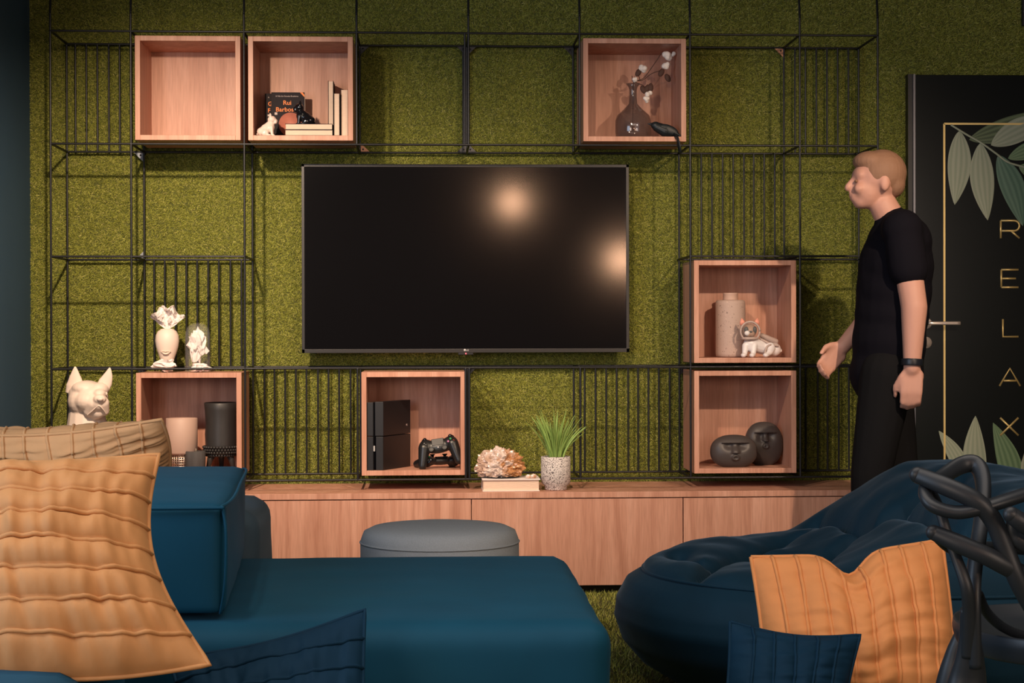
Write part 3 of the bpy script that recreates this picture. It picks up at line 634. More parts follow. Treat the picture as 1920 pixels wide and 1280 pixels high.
def controller(label, loc, rot, src=None):
    o = thing('game_controller', label, 'game controller', loc, 'black wireless game controllers', rot)
    if src:
        for ch in src.children:
            c = ch.copy(); COL.objects.link(c); c.parent = o
        return o
    g = G().ell((0, 0, .012), (.062, .030, .016), n=24).ell((-.048, .004, .012), (.030, .030, .018)).ell((.048, .004, .012), (.030, .030, .018))
    for s in (-1, 1): g.cap((s*.056, 0, .012), (s*.072, -.068, .004), .024, .0165)
    g.build('grip_body', 'grip_black', o, local=True, vox=.002, sm=4)
    for s in (-1, 1):
        G().lathe([(.006, .018), (.006, .034), (.010, .036), (.010, .040), (.007, .039)], (s*.026, -.018, 0), 20).build('thumbstick', 'console_black', o, local=True)
        G().cap((s*.050, .032, .016), (s*.058, .030, .006), .008, .007).build('shoulder_button', 'black_gloss', o, local=True)
    G().box((-.024, -.002, .024), (.024, .026, .0285)).build('touch_pad', 'console_black', o, False, local=True, bev=.002)
    for dx, dy_, m in ((0, .010, 'btn_green'), (.010, 0, 'btn_red'), (0, -.010, 'btn_blue'), (-.010, 0, 'btn_pink')): G().tube([(.052+dx, .006+dy_, .026), (.052+dx, .006+dy_, .0325)], .0042, 12).build('face_button', m, o, local=True)
    G().box((-.060, .004, .026), (-.044, .009, .0325)).box((-.0545, -.002, .026), (-.0495, .015, .0325)).build('direction_pad', 'console_black', o, False, local=True)
    G().tube([(0, -.010, .024), (0, -.010, .0285)], .003, 12).build('home_button', 'logo_grey', o, local=True)
    return o
cc = at(823, 852, -.215); c1 = controller('black game controller leaning on the other controller', (cc.x, -.225, bz+.0845), (math.radians(68), math.radians(-9), math.radians(-6)))
cc = at(823, 870, -.24); controller('black game controller lying flat on the cube shelf floor', (X(826, -.2, 870), -.195, bz+.016), (math.radians(6), 0, math.radians(200)), c1)

# ------------------------------------------------------------------ row of things on the cabinet: geode on book, crystals, plant
gy = -.30; z0 = kt+.0006
x0, x1 = X(905, gy-.08, 905), X(1012, gy-.08, 905)
zt = .43-.012+.012
o = thing('thick_book', 'thick open-edged book under the crystal geode on the cabinet', 'book', ((x0+x1)/2, gy, z0))
zb = z0+.046
G().box((x0, gy-.08, z0), (x1, gy+.08, z0+.002)).box((x0-.002, gy-.083, zb-.003), (x1+.002, gy+.08, zb)).box((x0, gy+.078, z0), (x1, gy+.08, zb)).build('cover', 'paper', o, False)
g = G(); g.grid(lambda u, v: Vector((lerp(x0+.003, x1-.003, u), gy-.078+.006*math.sin(math.pi*v)*.6, lerp(z0+.0022+.004*(1-4*(u-.5)**2)*0, zb-.003, v))), 20, 6); g.box((x0+.003, gy-.076, z0+.002), (x1-.003, gy+.078, zb-.003)); g.build('page_block', 'pages', o, False)
def rock(name, c, r, seed, m, rough=.18, sub=4, freq=3.0, parent=None):
    bm = bmesh.new(); bmesh.ops.create_icosphere(bm, subdivisions=sub, radius=1); zmin = 1e9
    for v in bm.verts:
        p = v.co.copy(); d = noise.cell(p*freq*1.7+Vector((seed, 0, 0)))*rough+noise.noise(p*freq+Vector((seed, 3, 1)))*rough*1.4+noise.cell(p*freq*3.3+Vector((seed, 0, 5)))*rough*.5
        p *= 1+d*.8; v.co = Vector((p.x*r[0], p.y*r[1], max(p.z, -.62)*r[2]))
    g = G(); bm.verts.ensure_lookup_table(); g.add([Vector(c)+v.co for v in bm.verts], [tuple(q.index for q in f.verts) for f in bm.faces]); bm.free()
    return g.build(name, m, parent, False, loc=None if parent else c)
gc = Vector((X(937, gy, 870), gy, zb+.047)); rz = .068
gz_ = zb+.62*.064+.006
o = thing('crystal_geode', 'large brown and white crystal rock on the thick book', 'crystal', (gc.x, gy, zb))
rock('crystal_mass', (gc.x, gy, gz_), (.090, .060, .066), 3.3, 'crystal', .13, 5, 5.0, parent=o)
G().lathe([(.055, 0), (.06, .002), (.062, .005), (.03, .006)], (gc.x+.006, gy-.006, zb+.0003), 30, 1.15, .9).build('stand', 'black_gloss', o)
for px, s, lab in ((991, 1.0, 'small amber crystal chip on the thick book nearest the geode'), (1001, 1.2, 'small amber crystal chip on the thick book nearest the plant')):
    c = Vector((X(px, gy-.05, 890), gy-.05, zb+.0062*s)); tag(rock('crystal_chip', c, (.0105*s, .009*s, .0095*s), px, 'crystal', sub=2), lab, 'crystal', 'crystal chips on the thick book')
py_ = -.33; pc = Vector((X(1042, py_, 880), py_, z0)); k = 3218/(6.93+py_)
o = thing('potted_grass', 'tall green grass plant in a speckled white pot on the cabinet', 'plant', pc)
R_ = 27.5/k; hp = Zp(855, py_, 1042)-z0
G().lathe([(R_*.70, 0), (R_*.76, .004), (R_*.76, .016), (R_, .028), (R_*1.01, hp*.5), (R_, hp-.001), (R_*.93, hp), (R_*.88, hp-.012), (.002, hp-.014)], pc, 48).build('pot', 'pot_speckled', o)
random.seed(5); 
for i in range(76):
    a_ = random.uniform(0, 2*math.pi); sp_ = random.uniform(.1, 1)**.7; L = random.uniform(.135, .205); b0 = pc+Vector((math.cos(a_)*R_*.55*sp_, math.sin(a_)*R_*.55*sp_, hp-.012))
    tipx = math.cos(a_)*.100*sp_; tipy = math.sin(a_)*.06*sp_; w = random.uniform(.0038, .0062); tz = L*(1-.25*sp_*random.random())
    P = [b0+Vector((tipx*t**1.6, tipy*t**1.6, tz*(t-.12*sp_*t*t)*1.05)) for t in [j/9 for j in range(10)]]
    G().tube(P, [w*(.75+.5*t)*(1-t**2.2)+.0003 for t in [j/9 for j in range(10)]], 6, flat=.25, upv=(math.cos(a_+1.57+random.uniform(-1, 1)), math.sin(a_), .1)).build('grass_leaf', 'leaf', o)

# ------------------------------------------------------------------ L : planter, candle, black vase
bz = fl['L']+.0005; vy = -.22; k = 3218/(6.93+vy); pc = Vector((X(341, vy, 850), vy, bz)); zt = Zp(783.5, vy, 341)-bz; zc = Zp(851, vy, 341)-bz; R_ = 29/k
o = thing('table_planter', 'beige cylinder planter on a perforated metal foot', 'planter', pc)
G().lathe([(.002, zc), (R_*.9, zc+.001), (R_, zc+.008), (R_, zt-.002), (R_*.97, zt), (R_*.9, zt-.004), (R_*.88, zt-.04), (.002, zt-.045)], pc, 56).build('planter_body', 'ceramic_beige', o)
g = G(); rb = 21.5/k; ns = 30; nr = 7; hz = zc/nr   # lattice foot: rings and posts leave square holes
for i in range(nr+1): g.tube([pc+Vector((rb*math.cos(t), rb*math.sin(t), min(zc-.001, max(.0022, i*hz)))) for t in [2*math.pi*q/60 for q in range(61)]], .0022, 6)
for i in range(ns):
    t = 2*math.pi*i/ns; g.tube([pc+Vector((rb*math.cos(t), rb*math.sin(t), .0)), pc+Vector((rb*math.cos(t), rb*math.sin(t), zc))], .0021, 6)
g.build('perforated_foot', 'perforated_metal', o)
vy2 = -.262; c = Vector((X(366.5, vy2, 860), vy2, bz)); r = 18.5/k; h = Zp(845, vy2, 366)-bz
o = thing('pillar_candle', 'rough dark grey pillar candle before the black vase', 'candle', c)
G().lathe([(r*.96, 0), (r, .003), (r*.99, h*.5), (r, h-.003), (r*.93, h), (.003, h-.003)], c, 40).build('wax_body', 'candle_grey', o)
G().tube([c+Vector((.002, 0, h-.004)), c+Vector((.002, 0, h+.009))], .0012, 6).build('wick', 'wick', o)
vy3 = -.17; k = 3218/(6.93+vy3); c = Vector((X(414, vy3, 800), vy3, bz)); R_ = 30/k; zt = Zp(754, vy3, 414)-bz; zb_ = Zp(842, vy3, 414)-bz
o = thing('tripod_vase', 'tall black vase with studded band on tripod legs', 'vase', c)
g = G(); prof = [(.003, zb_-.022), (R_*.7, zb_-.018), (R_*.98, zb_-.004), (R_*.95, zb_+.02), (R_*.98, zb_+.06), (R_*.93, zb_+.10), (R_*.98, zt-.03), (R_*1.02, zt-.003), (R_*.98, zt), (R_*.92, zt-.006), (R_*.88, zt-.06), (.003, zt-.07)]
g.lathe(prof, c, 56); g.build('vase_body', 'ceramic_dark', o)
g = G()
for row in range(4):
    rr = R_*(1.06-.02*row) if row < 3 else R_*.9
    for i in range(34):
        t = 2*math.pi*(i+.5*(row % 2))/34; g.ell(c+Vector((rr*math.cos(t), rr*math.sin(t), zb_+.010-.0105*row)), .0056, n=8)
g.build('studded_band', 'ceramic_dark', o)
for i in range(3):
    t = math.radians(215+120*i); d = Vector((math.cos(t), math.sin(t), 0)); g = G().tube([c+d*R_*.55+Vector((0, 0, zb_-.012)), c+d*R_*.75+Vector((0, 0, zb_*.5)), c+d*R_*.9+Vector((0, 0, .001))], [.017, .012, .008], 14); g.build('leg', 'ceramic_dark', o)

# ------------------------------------------------------------------ on top of L : head vase with paper, cloche
bz = cubes['L'][3]+.0008; vy = -.17; k = 3218/(6.93+vy); c = Vector((X(313.5, vy, 650), vy, bz)); h = Zp(616, vy, 314)-bz
o = thing('head_vase', 'cream egg shaped head vase with lips left of the glass cloche', 'vase', c)
R_ = 22/k
prof = [(R_*.45, 0), (R_*.48, .004), (R_*.42, h*.12), (R_*.52, h*.25), (R_*.75, h*.42), (R_*.93, h*.58), (R_, h*.72), (R_*.95, h*.85), (R_*.78, h*.94), (R_*.5, h*.995), (R_*.35, h)]
G().lathe(prof, c, 48).build('vase_body', 'plaster_white', o)
zl = Zp(660, vy, 313)-bz; yl = c.y-R_*.86
g = G(); g.tube(spline([c+Vector((-.019, yl-c.y+.004, zl+.003)), c+Vector((-.006, yl-c.y-.002, zl+.004)), c+Vector((0, yl-c.y-.0015, zl+.0028)), c+Vector((.006, yl-c.y-.002, zl+.004)), c+Vector((.019, yl-c.y+.004, zl+.003))]), .0022, 8)
g.tube(spline([c+Vector((-.017, yl-c.y+.003, zl+.001)), c+Vector((0, yl-c.y+.001, zl-.006)), c+Vector((.017, yl-c.y+.003, zl+.001))]), [.002]*4+[.0042]*9+[.002]*4, 8); g.build('lips', 'skin_lips', o)
def crumple(name, label, cat, c, r, seed, squash=1, parent=None, thick=.0006):
    bm = bmesh.new(); bmesh.ops.create_icosphere(bm, subdivisions=3, radius=1); g = G()
    for v in bm.verts:
        p = v.co.copy(); p *= .8+.42*noise.noise(p*2.1+Vector((seed, 0, 0)))+.25*(noise.cell(p*2.7+Vector((0, seed, 0)))-.5); v.co = p
    zs_ = [v.co.z*r[2] for v in bm.verts]; lo = min(zs_)
    bm.verts.ensure_lookup_table(); g.add([Vector(c)+Vector((v.co.x*r[0], v.co.y*r[1], v.co.z*r[2]-lo)) for v in bm.verts], [tuple(q.index for q in f.verts) for f in bm.faces]); bm.free()
    ob = g.build(name, 'paper', parent, False, loc=None if parent else Vector(c))
    if label: tag(ob, label, cat)
    return ob
def sheet(name, cpx, fn, parent=None, nu=22, nv=16):
    g = G(); g.grid(fn, nu, nv); return g.build(name, 'paper', parent, False, loc=None if parent else cpx, solid=.0007)
# crumpled fan coming out of the head vase
fx = c+Vector((.001, 0, h-.004))
def fan(u, v):
    a_ = math.radians(-48+96*u)+.05; L = v**.9*(.092+.014*noise.noise(Vector((u*7, 1, 2)))); fold = math.sin(u*math.pi*5+v*2)*.012*v+.020*(noise.cell(Vector((u*6+v*2, v*4-u*3, 7)))-.5)*v**.5+.012*noise.noise(Vector((u*14, v*9, 7)))*v
    q = .011*(1-v); return fx+Vector((math.sin(a_)*L*1.02+q*(u-.5), fold-.012*v, math.cos(a_)*L*(.80 if abs(u-.45) > .2 else 1.0)))
po = sheet('paper_plume', fx, fan); tag(po, 'crumpled white paper plume rising out of the head vase', 'paper')
pc2 = Vector((X(308, vy-.05, 690), vy-.075, bz))
def skirt(u, v):
    a_ = math.pi*2*u; rr = .012+.052*v; return pc2+Vector((math.cos(a_)*rr*1.05, math.sin(a_)*rr*.55, .003+.040*(1-v)*(.6+.6*noise.noise(Vector((math.cos(a_)*2, math.sin(a_)*2, 3))))+.014*v*abs(math.sin(a_*4.5+v*2))+.012*v*noise.noise(Vector((u*9, v*4, 5)))))
po = crumple('crumpled_paper', 'crumpled white paper lying at the foot of the head vase', 'paper', (pc2.x+.004, vy-.075, bz), (.062, .032, .028), 2.2)
vy4 = -.18; c = Vector((X(370.5, vy4, 650), vy4, bz)); R_ = 23.5/k; H_ = Zp(605, vy4, 370)-bz
o = thing('glass_cloche', 'clear glass dome over crumpled paper on the cube shelf', 'glass dome', c)
G().lathe([(R_, .0), (R_, H_*.7), (R_*.97, H_*.8), (R_*.85, H_*.9), (R_*.6, H_*.97), (R_*.3, H_*.995), (.001, H_)], c, 48).build('dome', 'glass_clear', o)
G().lathe([(R_*.5, .0), (R_*.5, .004), (R_*.34, .008), (R_*.34, .034), (.002, .036)], c+Vector((-.004, 0, 0)), 32).build('base_cup', 'ceramic_beige', o)
crumple('crumpled_paper', 'tall crumpled white paper inside the glass dome', 'paper', c+Vector((.001, 0, .030)), (.046, .038, .078), 8.4)
crumple('crumpled_paper', 'flattened white paper scrap in front of the glass dome', 'paper', c+Vector((.022, -.075, 0)), (.046, .024, .022), 5.1)

# ------------------------------------------------------------------ dog bust
by = -.335; bx = X(163, by, 740)
def Bp(px, py, d=0): return at(px, py, by+d)
o = thing('dog_bust', 'large white plaster dog bust with pricked ears in front of the lattice', 'sculpture', (bx, by, kt+.001))
g = G()
g.ell(Bp(163, 738, .02), (.070, .075, .052)); g.ell(Bp(155, 752, .0), (.056, .065, .058)); g.ell(Bp(172, 745, -.02), (.062, .056, .048)); g.ell(Bp(186, 755, -.055), (.034, .045, .036)); g.ell(Bp(160, 728, -.005), (.052, .055, .030)); g.ell(Bp(186, 731, -.01), (.036, .045, .030))
g.cap(Bp(184, 772, -.05), Bp(165, 775, .0), .026, .034)
g.cap(Bp(176, 756, -.062), Bp(168, 770, -.052), .034, .024); g.cap(Bp(192, 756, -.066), Bp(196, 770, -.052), .027, .019); g.ell(Bp(168, 752, -.03), (.058, .06, .044)); g.ell(Bp(187, 748, -.090), (.024, .020, .018)); g.ell(Bp(187, 738, -.055), (.024, .03, .018))
g.cap(Bp(162, 765, .02), Bp(164, 812, .02), .064, .082); g.cap(Bp(164, 812, .02), Vector((bx+.002, by+.02, kt+.11)), .084, .095); g.lathe([(.10, 0), (.10, .05), (.09, .13)], (bx+.002, by+.02, kt+.001), 30)
g.build('bust_body', 'plaster_white', o, vox=.0035, sm=5)
for pts, rs in ((((139, 738), (141, 722), (141, 706), (141, 687)), (.033, .034, .022, .002)), (((191, 730), (198, 716), (203, 703), (206, 689)), (.027, .026, .017, .002))):
    g = G().tube(spline([Bp(x, y, .008-.004*i) for i, (x, y) in enumerate(pts)], 6), np.interp(np.linspace(0, 3, 19), [0, 1, 2, 3], rs), 20, flat=.42, upv=(0, 1, 0)); e = g.build('ear', 'plaster_white', o)
    P = [Vector((p[0], 0, p[1])) for p in pts]
G().tube(spline([Bp(164, 778, -.070), Bp(172, 771, -.084), Bp(182, 762, -.094), Bp(187, 761, -.095), Bp(194, 768, -.084), Bp(199, 776, -.068)]), .0026, 8).build('mouth_line', 'plaster_white', o)
g = G().ell(Bp(187.5, 748, -.108), (.0125, .008, .008)); g.build('nose', 'plaster_white', o)
for px, py, dd in ((156, 738, -.046), (195, 738, -.050)):
    G().ell(Bp(px, py, dd), (.014, .009, .009)).build('eye', 'plaster_white', o)

# ------------------------------------------------------------------ lamps behind the viewer seen in the screen
for px, py, YL, rr, lab in ((960, 379, -8.6, .085, 'round glowing pendant lamp hanging nearer the room middle behind the viewer'), (1166, 486, -8.2, .09, 'round glowing pendant lamp hanging nearer the right wall behind the viewer')):
    d = ray(px, py); h_ = CAM+d*((TY+.0035-CAM.y)/d.y); r_ = Vector((d.x, -d.y, d.z)); q = h_+r_*((YL-h_.y)/r_.y)
    o = thing('pendant_lamp', lab, 'lamp', (q.x, q.y, q.z), 'pendant lamps behind the viewer')
    G().ell(q, rr, n=24).build('globe', 'lamp_glow', o); G().tube([q+Vector((0, 0, rr*.95)), (q.x, q.y, 2.7)], .004, 8).build('cord', 'cord', o)
    G().lathe([(.03, 0), (.03, .04), (.01, .05)], q+Vector((0, 0, rr*.95)), 20).build('cap', 'cord', o)

# ------------------------------------------------------------------ upholstery
def cushion(name, m, a, b, r=.05, bulge=.012, parent=None, n=26, wob=.004, seed=0):
    a, b = Vector(a), Vector(b); c = (a+b)/2; hs_ = (b-a)/2; g = G()
    def P(q):
        p = Vector([q[i]*hs_[i] for i in range(3)]); inn = Vector([max(-hs_[i]+r, min(hs_[i]-r, p[i])) for i in range(3)]); d = p-inn
        if d.length > 1e-9:
            d = d.normalized()*r; p = inn+d
        for i in range(3):
            if abs(q[i]) > .999:
                j, l_ = (i+1) % 3, (i+2) % 3; p[i] += math.copysign(bulge*(1-q[j]**2)*(1-q[l_]**2), q[i])
        p += p.normalized()*wob*noise.noise((c+p)*7+Vector((seed, 0, 0))); return c+p
    for ax in range(3):
        for s in (-1, 1):
            def fn(u, v):
                f = lambda t: math.copysign(1-(1-abs(2*t-1))**1.5, 2*t-1) if False else (2*t-1)
                q = [0, 0, 0]; q[ax] = s; q[(ax+1) % 3] = f(u); q[(ax+2) % 3] = f(v); return P(q)
            g.grid(fn, n, n)
    ob = g.build(name, m, parent); bm = bmesh.new(); bm.from_mesh(ob.data); bmesh.ops.remove_doubles(bm, verts=bm.verts, dist=.0004); bmesh.ops.recalc_face_normals(bm, faces=bm.faces); bm.to_mesh(ob.data); bm.free()
    ob.data.polygons.foreach_set('use_smooth', [True]*len(ob.data.polygons)); return ob
def piping(pts, r, m, parent, name='piping'):
    return G().tube(spline(pts, 6), r, 8).build(name, m, parent)
# chaise
hT = .42
o = thing('sofa_chaise', 'deep teal velvet sofa seat block in the centre foreground', 'sofa', (-.3, -3.0, 0))
cushion('seat', 'velvet_teal', (-1.02, -3.545, .05), (.205, -2.46, hT), .05, .006, o, 30)
cushion('base', 'velvet_navy', (-1.0, -3.52, .0), (.18, -2.49, .07), .01, 0, o, 6, 0)
# back block
o = thing('sofa_back_cushion', 'upright teal velvet back block standing on the sofa seat', 'sofa cushion', (-.85, -3.0, hT))
cushion('cushion_block', 'velvet_teal', (-1.25, -3.47, hT+.012), (-.567, -2.47, .655), .016, .014, o, 26)
for v in o.children[0].data.vertices: v.co.x -= (v.co.y+.47)*.066
piping([(-1.24, -3.47, .642), (-.9, -3.482, .648), (-.60, -3.478, .648), (-.573, -3.465, .65), (-.568, -3.3, .652), (-.590, -2.95, .655), (-.615, -2.6, .652), (-.636, -2.48, .648)], .0035, 'velvet_teal', o)
piping([(-.571, -3.47, .645), (-.563, -3.482, .6), (-.565, -3.482, .5), (-.577, -3.465, .435)], .003, 'velvet_teal', o)
# front left module
o = thing('sofa', 'teal velvet sofa seat at the lower left under the mustard pillow', 'sofa', (-1.1, -4.0, 0))
cushion('seat', 'velvet_teal', (-1.75, -4.6, .04), (-.745, -3.56, hT), .05, .012, o, 24)
cushion('base', 'velvet_navy', (-1.72, -4.57, .0), (-.78, -3.59, .06), .01, 0, o, 6, 0)
# rear module
o = thing('sofa_ottoman', 'slate blue upholstered sofa end with rounded corner behind the back block', 'sofa', (-1.0, -2.1, 0))
xr = X(500, -2.12, 960); cushion('seat', 'fabric_slate', (-1.70, -2.40, .03), (xr, -1.95, .535), .06, .01, o, 24)
# pouf
pz = .42; pcx = at(824.5, 985, -1.75); cx_ = pcx.x; R_ = 148.5/3218*5.18
o = thing('round_pouf', 'round grey fabric pouf between the sofa and the low cabinet', 'pouf', (cx_, -1.75, 0))
G().lathe([(R_*.93, 0), (R_*.98, .01), (R_*.995, .05), (R_, .2), (R_, pz-.06), (R_*.99, pz-.042), (R_*.955, pz-.02), (R_*.85, pz-.008), (R_*.6, pz-.001), (.001, pz)], (cx_, -1.75, 0), 72).build('pouf_body', 'fabric_grey', o)
P = [(cx_+R_*1.0*math.cos(t), -1.75+R_*1.0*math.sin(t), pz-.052) for t in [2*math.pi*i/72 for i in range(73)]]; G().tube(P, .0028, 6).build('piping', 'fabric_grey', o)

# pillows --------------------------------------------------------------
def pillow(name, label, m, TL, TR, BR, BL, th, nr, vertical, conc, loc, rr=.0035, wr=.006, seed=0, cat='pillow', nose=.6, edge=.35, sag=None):
    """TL..BL corner points, th = half thickness, nr ribs, conc=(top,right,bottom,left) edge concavity in metres"""
    TL, TR, BR, BL = [Vector(q) for q in (TL, TR, BR, BL)]
    nrm = ((TR-TL).cross(BL-TL)).normalized()
    if nrm.y > 0: nrm = -nrm
    W_, H_ = (TR-TL).length, (BL-TL).length
    ux_ = ((TR-TL)+(BR-BL)).normalized(); uz_ = ((TL-BL)+(TR-BR)).normalized()
    def base(u, v):
        p = TL*(1-u)*(1-v)+TR*u*(1-v)+BR*u*v+BL*(1-u)*v
        su, sv = math.sin(math.pi*u), math.sin(math.pi*v)
        p = p-uz_*conc[0]*su*(1-v)**1.5+uz_*conc[2]*su*v**1.5-ux_*conc[1]*sv*u**1.5+ux_*conc[3]*sv*(1-u)**1.5
        if sag: p = p-uz_*sag[1]*math.exp(-((u-sag[0])/.10)**2)*(1-v)**1.2
        return p
    def off(u, v, s):
        e_ = max(0, 4*u*(1-u))**nose*max(0, 4*v*(1-v))**nose
        t = v if not vertical else u; q = u if not vertical else v
        k_ = (t*(nr+1)) % 1; scal = abs(math.sin(math.pi*k_))**.6*.17*th*e_     # fabric puffs out between ribs
        w = wr*(noise.noise(Vector((u*(9 if not vertical else 3)+seed, v*(3 if not vertical else 9), s*3+seed)))+.6*noise.noise(Vector((u*(22 if not vertical else 6)+seed, v*(7 if not vertical else 22), s*3))))*min(1, e_*2.5)
        return th*e_+scal+w
    def S(u, v, s, extra=0): return base(u, v)+nrm*s*(off(u, v, s)+extra)
    o = thing(name, label, cat, loc)
    for s, nm in ((1, 'front_panel'), (-1, 'back_panel')):
        N = 72; G().grid(lambda u, v: S(u, v, s), N, N).build(nm, m, o)
    for i in range(nr):
        t = (i+1)/(nr+1)
        for s in (1, -1):
            P = [(S(q/60, t+.006*math.sin(q/60*9+i*2+seed), s, rr*.3) if not vertical else S(t+.006*math.sin(q/60*9+i*2+seed), q/60, s, rr*.3)) for q in range(61)]; G().tube(P, rr, 8).build('rib', m, o)
    E = [base(q/30, 0) for q in range(30)]+[base(1, q/30) for q in range(30)]+[base(1-q/30, 1) for q in range(30)]+[base(0, 1-q/30) for q in range(31)]
    G().tube(E, rr*1.1, 8).build('edge_seam', m, o)
    return o
d0 = -3.93
pillow('throw_pillow', 'large mustard ribbed pillow leaning at the lower left of the sofa', 'pillow_mustard', at(-150, 862, -3.72), at(298, 852, -3.70), at(393, 1246, -3.95), at(-160, 1240, -3.95), .095, 7, False, (.012, .055, -.03, .03), (-1.15, -3.93, .42), .0042, .015, 1)
pillow('throw_pillow', 'tan ribbed pillow lying behind the large mustard pillow', 'pillow_tan', at(-130, 812, -2.40), at(303, 786, -2.38), at(318, 885, -2.22), at(-130, 905, -2.22), .060, 9, True, (.035, -.01, 0, .03), (-1.25, -2.3, .535), .0042, .012, 4, edge=.3)
pillow('throw_pillow', 'dark blue ribbed pillow leaning on the front of the teal sofa', 'pillow_blue', at(318, 1232, -3.66), at(684, 1143, -3.64), at(700, 1560, -3.92), at(318, 1600, -3.92), .055, 6, False, (.02, .01, .02, .03), (-.6, -3.85, .0), .0038, .010, 7)
pillow('throw_pillow', 'apricot ribbed pillow leaning on the velvet lounger', 'pillow_apricot', at(1408, 1044, -2.86), at(1766, 1012, -2.86), at(1800, 1392, -3.05), at(1438, 1408, -3.05), .085, 8, True, (.012, -.006, .02, .012), (.75, -3.0, .0), .0044, .013, 11, sag=(.50, .055))
pillow('throw_pillow', 'small dark blue ribbed pillow in front of the apricot pillow', 'pillow_blue', at(1369, 1165, -3.13), at(1613, 1190, -3.13), at(1575, 1432, -3.28), at(1340, 1432, -3.28), .055, 5, True, (.018, .01, .01, .01), (.5, -3.2, .0), .0036, .008, 13)

# velvet lounger ---------------------------------------------------------
o = thing('velvet_lounger', 'large dark blue velvet bean bag lounger with quilted back', 'bean bag', (1.15, -2.15, 0))
# shell: footprint ellipse, bulging wall
Lc_ = Vector((1.20, -2.13, 0)); A_, B_ = .84, .62
PR = [(.70, 0), (.80, .02), (.90, .07), (.965, .13), (1.0, .20), (.99, .25), (.95, .30), (.90, .325), (.88, .328)]
def shell(u, v):
    a_ = 2*math.pi*u; t = v*(len(PR)-1); i = min(int(t), len(PR)-2); f = t-i; r = lerp(PR[i][0], PR[i+1][0], f); z = lerp(PR[i][1], PR[i+1][1], f)
    w = 1+.012*noise.noise(Vector((math.cos(a_)*3, math.sin(a_)*3, z*8)))
    return Lc_+Vector((A_*r*math.cos(a_)*w, B_*r*math.sin(a_)*w, z))
G().grid(shell, 96, 32).build('shell', 'velvet_bag', o)
P = [Lc_+Vector((A_*.90*math.cos(t), B_*.90*math.sin(t), .329)) for t in [2*math.pi*i/80 for i in range(81)]]; G().tube(P, .004, 8).build('piping', 'velvet_bag', o)
def sst(x): x = max(0, min(1, x)); return x*x*(3-2*x)
def topz(x, y):
    q = Vector(((x-Lc_.x)/A_, (y-Lc_.y)/B_)); r = min(.9, q.length)/.9
    H = .035+.198*sst((x-.86)/.52)-.06*sst((x-1.45)/.5)+.03*sst((y+2.2)/.5)*sst((x-.8)/.5)
    H -= .03*math.exp(-((x-.82)/.2)**2-((y+2.2)/.25)**2)
    return .326+H*(1-r**7)**.5
def hit(px, py):
    best = None
    for k in range(160):
        Y = -2.68+k*.0068; p = at(px, py, Y)
        if p.z <= topz(p.x, p.y): return p
        if best is None or p.z-topz(p.x, p.y) < best[0]: best = (p.z-topz(p.x, p.y), p)
    return best[1]
SEAMS = [[(1288, 1104), (1300, 1090), (1314, 1076), (1339, 1063), (1380, 1057), (1416, 1053)], [(1270, 1043), (1288, 1053), (1330, 1058), (1365, 1057), (1400, 1046), (1442, 1033), (1497, 1008)],
         [(1416, 1053), (1500, 1058), (1536, 1066)], [(1470, 1100), (1536, 1066), (1575, 1030), (1604, 1008), (1630, 993), (1690, 957), (1728, 933), (1790, 900)], [(1527, 982), (1570, 980), (1600, 985), (1630, 993)],
         [(1690, 957), (1730, 968), (1800, 985), (1900, 985)], [(1600, 1100), (1680, 1060), (1760, 1030), (1860, 1020)], [(1416, 1115), (1470, 1100), (1560, 1110), (1640, 1130)], [(1790, 900), (1850, 930), (1920, 960), (1980, 1000)]]
SG = []
for sm_ in SEAMS:
    pp = [hit(*q) for q in spline([(a, b, 0) for a, b in sm_], 4) for q in [(q[0], q[1])]]
    SG += [(p.x, p.y, q.x, q.y) for p, q in zip(pp[:-1], pp[1:])]
SG = np.array(SG)
def dseg(x, y):
    ax, ay, bx, by_ = SG.T; dx, dy_ = bx-ax, by_-ay; t = np.clip(((x-ax)*dx+(y-ay)*dy_)/(dx*dx+dy_*dy_+1e-9), 0, 1); return float(np.sqrt(((ax+dx*t-x)**2+(ay+dy_*t-y)**2).min()))
def toppad(u, v):
    a_ = 2*math.pi*u; r = .9*(1-(1-v)**1.7); x, y = Lc_.x+A_*r*math.cos(a_), Lc_.y+B_*r*math.sin(a_); d = dseg(x, y)
    z = topz(x, y)+.030*(1-math.exp(-d/.07))*(1-v**6)-.050*math.exp(-(d/.022)**1.3)*(1-v**8)+.010*noise.noise(Vector((x*9, y*9, 2)))*(1-v**8)+.003*noise.noise(Vector((x*16, y*16, 5)))*(1-v**8)
    return Vector((x, y, z))
G().grid(toppad, 220, 130).build('quilted_top', 'velvet_bag', o)

# ------------------------------------------------------------------ person walking behind the lounger
PY = -.92
def Q(px, py, d=0): return at(px-8, py, PY+d)
o = thing('person', 'person in dark t-shirt and trousers walking left past the lattice, wearing a wristband', 'person', (X(1668, PY, 900), PY, 0))
def ground(p, z=.045): return Vector((p.x, p.y, z))
hipL, hipR = Q(1672, 700, -.085), Q(1668, 700, .085); kneeL, kneeR = Q(1640, 895, -.09), Q(1694, 895, .09)
ankL, ankR = ground(Q(1632, 1120, -.09), .08), ground(Q(1752, 1120, .09), .10)
shL, shR = Q(1700, 430, -.16), Q(1690, 432, .16); elL = Q(1722, 575, -.20); wrL = Q(1718, 690, -.21)
elR = Q(1655, 575, .20); wrR = Q(1588, 650, .17)
def limbs(g, e=0.0):
    g.cap(hipL, kneeL, .082+e, .056+e); g.cap(kneeL, ankL, .055+e, .036+e); g.cap(hipR, kneeR, .082+e, .056+e); g.cap(kneeR, ankR, .055+e, .036+e)
